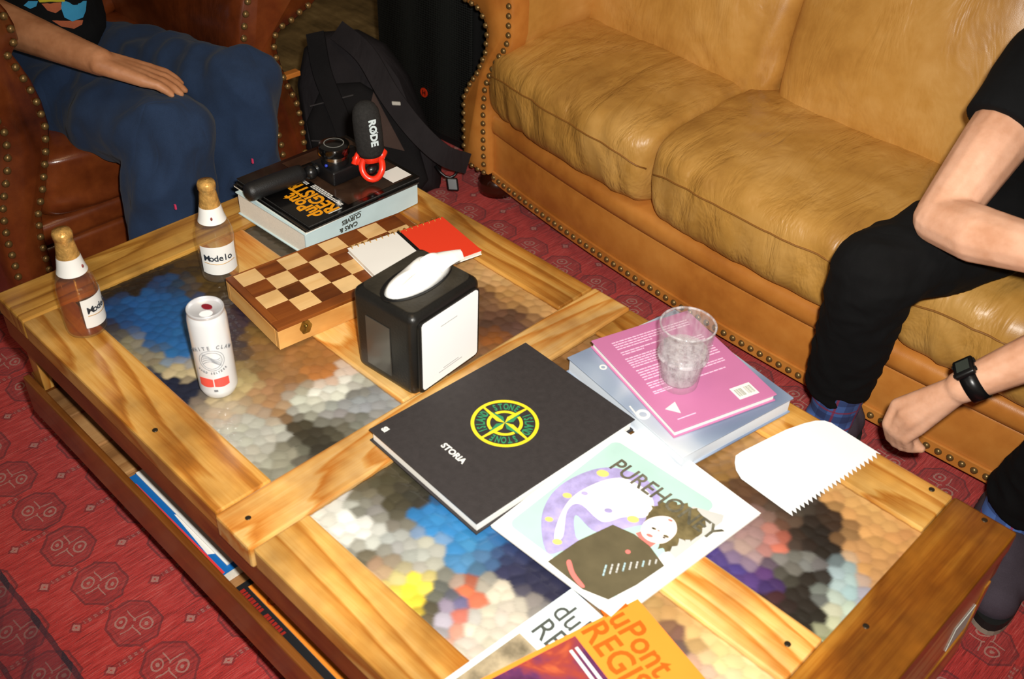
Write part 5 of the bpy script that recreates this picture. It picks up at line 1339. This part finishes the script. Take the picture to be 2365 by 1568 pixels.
def hair(c, fwd, up, parent, s=1.0):
    c = Vector(c); fwd = Vector(fwd).normalized(); up = Vector(up).normalized(); sd_ = fwd.cross(up)
    def P_(a_, b_, c_, r_): return tuple(c + fwd * a_ * s + sd_ * b_ * s + up * c_ * s) + (r_ * s,)
    flesh('hair', [[P_(-.030, 0, .052, .092)], [P_(-.06, 0, -.01, .066), P_(-.05, 0, .03, .08)], [P_(.03, .03, .10, .035), P_(.03, -.03, .10, .035)]], .007, m_hair, parent, 3)
def folds_fn(sc_, amp, seed=0.0, stretch=(1, 1, .5)):
    def fn(p, n):
        v_ = noise.noise(Vector((p.x * stretch[0] * sc_ + seed, p.y * stretch[1] * sc_, p.z * stretch[2] * sc_)))
        w_ = noise.noise(Vector((p.x * sc_ * 2.3 + 5, p.y * sc_ * 2.3, p.z * sc_ * 1.4 + seed)))
        return amp * ((.5 - abs(v_)) * 1.2 - .22) + amp * .4 * w_
    return fn
# ---- left person, seated in the armchair
PL = thing('person', 'person in navy work trousers and black T-shirt seated in the armchair', 'person', (-.70, .48, FZ))
hipR, hipL = Vector((-.62, .385, .030)), Vector((-.64, .600, .010))
knR, knL = Vector((-.155, .436, .090)), Vector((-.225, .652, .090))
anR, anL = Vector((-.150, .362, -.36)), Vector((-.215, .586, -.36))
elb = Vector((-.60, .285, .235)); wrs = onz((232, 143), .222); 
shR = Vector((-.80, .27, .52)); shL = Vector((-.80, .70, .52))
hd = Vector((-.70, .50, .78))
body = [[(-.73, .49, .06, .085), (-.79, .49, .26, .105), (-.80, .485, .45, .12)], [tuple(shR) + (.062,), (-.80, .485, .53, .085), tuple(shL) + (.062,)],
        [(-.79, .485, .56, .058), (-.74, .49, .68, .056)],
        [tuple(hipR) + (.068,), tuple(knR) + (.052,), tuple(knR.lerp(anR, .35)) + (.052,), tuple(anR) + (.038,)],
        [tuple(hipL) + (.066,), tuple(knL) + (.052,), tuple(knL.lerp(anL, .35)) + (.052,), tuple(anL) + (.038,)],
        [tuple(shR) + (.058,), tuple(shR.lerp(elb, .5)) + (.048,), tuple(elb) + (.042,), tuple(elb.lerp(wrs, .22)) + (.044,), tuple(elb.lerp(wrs, .65)) + (.034,), tuple(wrs) + (.0265,)],
        [tuple(shL) + (.058,), (-.86, .80, .36, .044), (-.74, .86, .47, .040), (-.56, .875, .455, .027)]]
body += head_chains(hd, (1, .05, -.35), (.33, 0, .94))
# right hand resting on the near thigh
tip = onz((362, 183), .188); hdir = (tip - wrs); hl = hdir.length; hdir.normalize(); upn = Vector((0, 0, 1)); sdn = hdir.cross(upn).normalized()
kn = wrs + hdir * .085 + Vector((0, 0, .002))
for k, sct in enumerate((-.026, -.009, .009, .026)):
    body.append([tuple(wrs + sdn * sct * .5) + (.018,), tuple(kn + sdn * sct) + (.0125,)])
for k, (sct, ll) in enumerate(((-.027, .062), (-.009, .074), (.009, .070), (.026, .055))):
    b0 = kn + sdn * sct
    body.append(finger(b0, [hdir + sdn * sct * 3 + Vector((0, 0, .05)), hdir + sdn * sct * 1 + Vector((0, 0, -.35)), hdir + Vector((0, 0, -.6))], [ll * .45, ll * .32, ll * .23], [.0115, .0095, .0085, .0065]))
body.append(finger(wrs + hdir * .03 - sdn * .02, [hdir - sdn * .7 + Vector((0, 0, -.2)), hdir - sdn * .3 + Vector((0, 0, -.3))], [.045, .030], [.015, .011, .008]))
h2 = Vector((-.56, .875, .455)); d2_ = Vector((1, .0, -.12)).normalized(); s2_ = d2_.cross(upn).normalized()
for sct, ll in ((-.026, .06), (-.009, .072), (.009, .068), (.025, .054)):
    body.append([tuple(h2) + (.02,), tuple(h2 + d2_ * .08 + s2_ * sct) + (.012,)])
    body.append(finger(h2 + d2_ * .08 + s2_ * sct, [d2_, d2_ + Vector((0, 0, -.4))], [ll * .5, ll * .5], [.011, .009, .007]))
for an in (anR, anL): body.append([tuple(an) + (.038,), (an.x + .02, an.y, FZ + .055, .038), (an.x + .12, an.y - .01, FZ + .040, .028)])
pbody = flesh('body', body, .0038, m_skinL, PL, 3)
eyes(hd, (1, .05, -.35), (.33, 0, .94), PL); hair(hd, (1, .05, -.35), (.33, 0, .94), PL)
m_navy = fabric('navy_cotton', (34, 50, 76), .92, .25, weave=800, bump=.3, fold=(6, .55), sheen=.05)
tr = [[tuple(hipR + Vector((-.02, 0, .0))) + (.100,), tuple(hipR.lerp(knR, .5)) + (.094,), tuple(knR) + (.080,), tuple(knR.lerp(anR, .3) + Vector((.0, 0, 0))) + (.084,), tuple(anR + Vector((0, 0, .065))) + (.086,)],
      [tuple(hipL + Vector((-.02, 0, 0))) + (.092,), tuple(hipL.lerp(knL, .5)) + (.088,), tuple(knL) + (.080,), tuple(knL.lerp(anL, .3)) + (.083,), tuple(anL + Vector((0, 0, .065))) + (.083,)],
      [(-.73, .49, .040, .110), (-.75, .49, .09, .110)]]
flesh('trousers', tr, .008, m_navy, PL, 5, folds=folds_fn(9, .026, 2.0))
m_pinkbt = mat('bartack_pink', (214, 60, 100), .6)
for q, xx in (((405, 478), -.062), ((583, 372), -.125)):
    w = onx(q, xx); MB().box((-.002, -.0015, -.005), (.002, .0015, .005), M=Matrix.Translation(w)).build('bar_tack', m_pinkbt, PL)
m_tee = fabric('black_cotton', (14, 15, 17), .92, .3, weave=800, bump=.3, fold=(6, .3))
ts = [[(-.74, .49, .115, .124), (-.79, .49, .30, .135), (-.80, .485, .45, .14)], [tuple(shR) + (.075,), (-.80, .485, .54, .095), tuple(shL) + (.075,)],
      [tuple(shR) + (.074,), tuple(shR.lerp(elb, .62)) + (.070,)], [tuple(shL) + (.074,), (-.85, .79, .38, .064)]]
tee = flesh('t_shirt', ts, .008, m_tee, PL, 5, folds=folds_fn(6, .008, 4.0))
# printed patches on the shirt front: cast from the lens onto the cloth surface
def decal(name, px, obj, m, parent, off=.0025):
    bmx = bmesh.new(); bmx.from_mesh(obj.data); bv = BVHTree.FromBMesh(bmx); bmx.free(); L0 = wloc(obj)
    n = len(px); cx = sum(p_[0] for p_ in px) / n; cy = sum(p_[1] for p_ in px) / n; vs = []; ok = True
    for s_ in (1.0, .66, .33, .0):
        for p_ in px:
            q = (cx + (p_[0] - cx) * s_, cy + (p_[1] - cy) * s_); dd = ray(q).normalized(); h = bv.ray_cast(CAM_C - L0, dd)
            if h[0] is None: return None
            vs.append(h[0] + L0 + h[1] * off * (1 if h[1].dot(dd) < 0 else -1))
    fs = [(k * n + i, k * n + (i + 1) % n, (k + 1) * n + (i + 1) % n, (k + 1) * n + i) for k in range(3) for i in range(n)]
    mb = MB(); mb.add(vs, fs); return mb.build(name, m, parent, smooth=True)
m_pb2 = fabric('print_blue', (60, 150, 196), .8, .12); m_py2 = fabric('print_yellow_cloth', (190, 178, 50), .8, .12); m_pr2 = fabric('print_rust', (168, 92, 62), .8, .25)
decal('shirt_print', [(142, 3), (198, 2), (196, 25), (190, 40), (166, 49), (148, 40), (140, 18)], tee, m_pb2, PL)
decal('shirt_print', [(55, 12), (66, 2), (88, 2), (84, 14), (70, 20)], tee, m_pb2, PL)
decal('shirt_print', [(96, 8), (140, 5), (142, 20), (128, 30), (110, 24)], tee, m_pr2, PL)
decal('shirt_print', [(120, 47), (190, 46), (188, 56), (170, 66), (140, 60)], tee, m_pr2, PL)
decal('shirt_print', [(88, 0), (150, -6), (148, 4), (92, 5)], tee, m_py2, PL)
for an, nm in ((anR, 'shoe'), (anL, 'shoe')):
    flesh('shoe', [[(an.x - .01, an.y, FZ + .050, .048), (an.x + .10, an.y - .01, FZ + .042, .042), (an.x + .15, an.y - .015, FZ + .036, .034)]], .008, mat('shoe_dark', (30, 28, 30), .6), PL, 3)

# ---- right person, on the sofa, leaning forward
PR = thing('person', 'person in black T-shirt and black trousers bending forward on the sofa', 'person', (1.24, 1.45, FZ))
rk, ra, rh = Vector((1.030, 1.045, .085)), Vector((.992, 1.145, -.315)), Vector((1.175, 1.46, .142))
lk, la, lh = Vector((1.46, 1.03, .10)), Vector((1.352, 1.150, -.30)), Vector((1.395, 1.46, .142))
re = Vector((1.085, 1.075, .195)); rs = Vector((1.105, 1.315, .395)); ls = Vector((1.47, 1.29, .39))
rw = Vector((1.325, 1.035, .255)); le = Vector((1.415, 1.075, .215)); lw_ = ony((2222, 893), .965)
hd2 = Vector((1.31, 1.12, .62))
body = [[(1.285, 1.46, .15, .120), (1.285, 1.42, .27, .116), (1.285, 1.36, .37, .122)], [tuple(rs) + (.062,), (1.285, 1.32, .42, .088), tuple(ls) + (.062,)], [(1.29, 1.28, .46, .056), (1.30, 1.19, .55, .056)],
        [tuple(rh) + (.070,), tuple(rk) + (.056,), tuple(rk.lerp(ra, .35)) + (.052,), tuple(ra) + (.036,), (ra.x - .01, ra.y - .05, FZ + .045, .036), (ra.x - .03, ra.y - .15, FZ + .035, .028)],
        [tuple(lh) + (.070,), tuple(lk) + (.056,), tuple(lk.lerp(la, .35)) + (.052,), tuple(la) + (.036,), (la.x + .02, la.y - .05, FZ + .045, .036), (la.x + .06, la.y - .14, FZ + .035, .028)],
        [tuple(rs) + (.060,), tuple(rs.lerp(re, .5)) + (.052,), tuple(re + Vector((.004, .012, .004))) + (.042,), tuple(re.lerp(rw, .3)) + (.045,), tuple(re.lerp(rw, .7)) + (.036,), tuple(rw) + (.027,)],
        [tuple(ls) + (.060,), tuple(ls.lerp(le, .5)) + (.050,), tuple(le) + (.041,), tuple(le.lerp(lw_, .25)) + (.042,), tuple(le.lerp(lw_, .7)) + (.033,), tuple(lw_) + (.0262,)]]
body += head_chains(hd2, (.0, -1, -.75), (0, -.6, .8))
# hand with the watch: back of the hand to the lens, fingers curled down and inward
kn_px = [(2068, 928), (2085, 955), (2098, 975), (2118, 985)]
dY = lw_.y
K = [ony((2072, 935), dY - .012), ony((2088, 955), dY - .022), ony((2104, 975), dY - .024), ony((2122, 990), dY - .018)]
for i, k_ in enumerate(K):
    st0 = lw_ + (k_ - lw_) * .12; body.append([tuple(st0) + (.020,), tuple(st0.lerp(k_, .5)) + (.0155,), tuple(k_) + (.0115,)])
P1 = [ony(q, dY - .020) for q in ((2050, 978), (2062, 992), (2076, 1004), (2092, 1012))]
P2 = [ony(q, dY - .006) for q in ((2056, 1010), (2068, 1022), (2082, 1030), (2098, 1034))]
P3_ = [ony(q, dY + .008) for q in ((2074, 1022), (2084, 1032), (2098, 1037), (2112, 1038))]
for a_, b_, c_, e_ in zip(K, P1, P2, P3_): body.append([tuple(a_) + (.0112,), tuple(b_) + (.0098,), tuple(c_) + (.0088,), tuple(e_) + (.0068,)])
body.append([tuple(lw_ + (K[3] - lw_) * .3) + (.018,), tuple(ony((2100, 1005), dY + .006)) + (.0120,), tuple(ony((2112, 1024), dY + .010)) + (.0098,), tuple(ony((2128, 1037), dY + .012)) + (.0076,)])
h2 = rw; d2_ = (rw - re).normalized(); s2_ = d2_.cross(upn).normalized()
for sct, ll in ((-.026, .06), (-.009, .072), (.009, .068), (.025, .054)):
    body.append([tuple(h2) + (.02,), tuple(h2 + d2_ * .08 + s2_ * sct) + (.012,)])
    body.append(finger(h2 + d2_ * .08 + s2_ * sct, [d2_, d2_ + Vector((0, 0, -.8))], [ll * .5, ll * .5], [.011, .009, .007]))
flesh('body', body, .0036, m_skinR, PR, 2)
eyes(hd2, (.0, -1, -.75), (0, -.6, .8), PR); hair(hd2, (.0, -1, -.75), (0, -.6, .8), PR)
m_blktr = fabric('black_trousers', (11, 11, 12), .92, .3, weave=700, bump=.35, fold=(8, .35))
cut = Vector((ra.x - .002, ra.y - .01, -.238)); cut2 = Vector((la.x + .01, la.y - .01, -.270))
def trouser_leg(mb): 
    mb.cone(rk.lerp(cut, .5), cut, .068, .062, 24); mb.cone(lk.lerp(cut2, .5), cut2, .066, .062, 24)
tr = [[tuple(rh) + (.104,), tuple(rh.lerp(rk, .5)) + (.092,), tuple(rk) + (.072,), tuple(rk.lerp(cut, .5)) + (.068,)], [tuple(lh) + (.104,), tuple(lh.lerp(lk, .5)) + (.090,), tuple(lk) + (.070,), tuple(lk.lerp(cut2, .5)) + (.066,)], [(1.285, 1.46, .15, .128)]]
flesh('trousers', tr, .007, m_blktr, PR, 3, folds=folds_fn(15, .008, 1.0, (1, 1, 1.6)), extra=trouser_leg)
ts = [[(1.285, 1.46, .19, .136), (1.285, 1.42, .28, .134), (1.285, 1.36, .39, .140)], [tuple(rs) + (.078,), (1.285, 1.32, .43, .098), tuple(ls) + (.078,)], [tuple(rs) + (.078,), tuple(rs.lerp(re, .20)) + (.076,)], [tuple(ls) + (.078,), tuple(ls.lerp(le, .22)) + (.074,)]]
def sleeves(mb): mb.cone(rs, rs.lerp(re, .42), .077, .070, 24); mb.cone(ls, ls.lerp(le, .45), .077, .070, 24)
flesh('t_shirt', ts, .007, m_tee, PR, 4, folds=folds_fn(6, .006, 7.0), extra=sleeves)
# plaid socks
t = NT('plaid_sock'); s3 = t.new('ShaderNodeSeparateXYZ'); t.link(t.tc(), s3.inputs[0])
c0 = lin((74, 108, 176))
zz = t.math('FRACT', t.math('MULTIPLY', s3.outputs[2], 17.0)); xx = t.math('FRACT', t.math('MULTIPLY', t.math('ADD', s3.outputs[0], t.math('MULTIPLY', s3.outputs[1], .6)), 19.0))
c = t.mix(t.math('MULTIPLY', t.math('LESS_THAN', zz, .38), .6), c0, lin((36, 44, 88))); c = t.mix(t.math('MULTIPLY', t.math('LESS_THAN', xx, .36), .5), c, lin((34, 40, 84)))
c = t.mix(t.math('MULTIPLY', t.math('LESS_THAN', t.math('ABSOLUTE', t.math('SUBTRACT', zz, .6)), .045), .75), c, lin((150, 40, 60)))
c = t.mix(t.math('MULTIPLY', t.math('LESS_THAN', t.math('ABSOLUTE', t.math('SUBTRACT', xx, .6)), .05), .75), c, lin((150, 40, 60)))
t.base(c); t.b.inputs['Roughness'].default_value = .9; t.link(t.bump(t.noise(t.tc(), 900, 2), .5, .0008), t.b.inputs['Normal']); m_sock = t.m
for an, dxx, kk in ((ra, -.01, rk), (la, .02, lk)):
    flesh('sock', [[tuple(an.lerp(kk, .27)) + (.052,), tuple(an) + (.0455,), (an.x + dxx * .4, an.y - .02, FZ + .062, .048), (an.x + dxx, an.y - .07, FZ + .05, .044)]], .006, m_sock, PR, 3)
m_shoe = fabric('grey_suede', (70, 62, 72), .9, .2, weave=500); m_sole = mat('pale_sole', (150, 140, 126), .7); m_sd = mat('shoe_black', (16, 18, 18), .7)
def shoe(an, dirv, opening):
    dv = Vector(dirv).normalized(); sv = Vector((-dv.y, dv.x, 0)); O = Vector((an.x, an.y, FZ))
    P_ = lambda a_, b_, c_: tuple(O + dv * a_ + sv * b_ + Vector((0, 0, c_)))
    sh = flesh('shoe', [[P_(-.050, 0, .055) + (.044,), P_(-.02, 0, .055) + (.052,), P_(.05, 0, .056) + (.052,), P_(.115, 0, .048) + (.047,), P_(.160, 0, .042) + (.040,)], [P_(.04, .010, .05) + (.046,), P_(.12, .014, .045) + (.042,)], [P_(.04, -.010, .05) + (.046,), P_(.12, -.010, .045) + (.042,)], [P_(-.06, 0, .08) + (.026,), P_(-.06, 0, .05) + (.030,)]], .006, m_shoe, PR, 3)
    out_ = []
    for i in range(32):
        t_ = 2 * PI * i / 32; out_.append(Vector(P_(.055 + .155 * math.cos(t_), .060 * math.sin(t_) * (1 - .12 * math.cos(t_)), 0)))
    MB().prism(out_, (0, 0, .001), (0, 0, .012)).build('sole', m_sole, sh)
    MB().prism([Vector((v.x, v.y, v.z)) for v in out_], (0, 0, .0125), (0, 0, .030)).build('sidewall', m_sd, sh)
    MB().tube([P_(-.085, 0, .115), P_(-.098, .0, .095), P_(-.10, 0, .06)], [.010, .012, .014], 10).build('heel_tab', m_sd, sh, smooth=True)
    return sh
shoe(ra, (-.12, -1, 0), 0); shoe(la, (.38, -.92, 0), 0)
# ---- wristwatch on the lowered wrist
WA = thing('wristwatch', 'chunky black digital wristwatch on the lowered wrist', 'watch', tuple(lw_))
axw = (le - lw_).normalized(); wc = lw_ + axw * .020
Mw = Matrix.Translation(wc) @ axw.to_track_quat('Z', 'Y').to_matrix().to_4x4()
MB().lathe([(.0285, -.012), (.0312, -.013), (.0314, 0), (.0312, .013), (.0285, .012), (.0285, -.012)], M=Mw, n=40, cap=False).build('strap', m_blk, WA, smooth=True)
tw = (ony((2165, 850), .94) - wc); tw -= axw * tw.dot(axw); tw.normalize(); sdw = axw.cross(tw)
Mcs = Matrix(((axw.x, sdw.x, tw.x, wc.x), (axw.y, sdw.y, tw.y, wc.y), (axw.z, sdw.z, tw.z, wc.z), (0, 0, 0, 1)))
cs_ = MB().box((-.016, -.019, .026), (.016, .019, .037), M=Mcs, bev=.004, seg=3).build('watch_case', m_blk, WA, auto=40)
MB().box((-.010, -.011, .0371), (.010, .011, .0378), M=Mcs).build('watch_screen', mat('watch_glass', (60, 66, 60), .15, coat=.8), cs_)
for (a_, b_) in ((-1, -1), (-1, 1), (1, -1), (1, 1)): MB().box((a_ * .016 - .002, b_ * .010 - .003, .028), (a_ * .016 + .002, b_ * .010 + .003, .034), M=Mcs, bev=.0008).build('watch_button', m_blkm, cs_)

# ------------------------------------------------------------------ lift everything so the floor is at z = 0
for o in S.objects:
    if o.parent is None: o.location.z += TOP
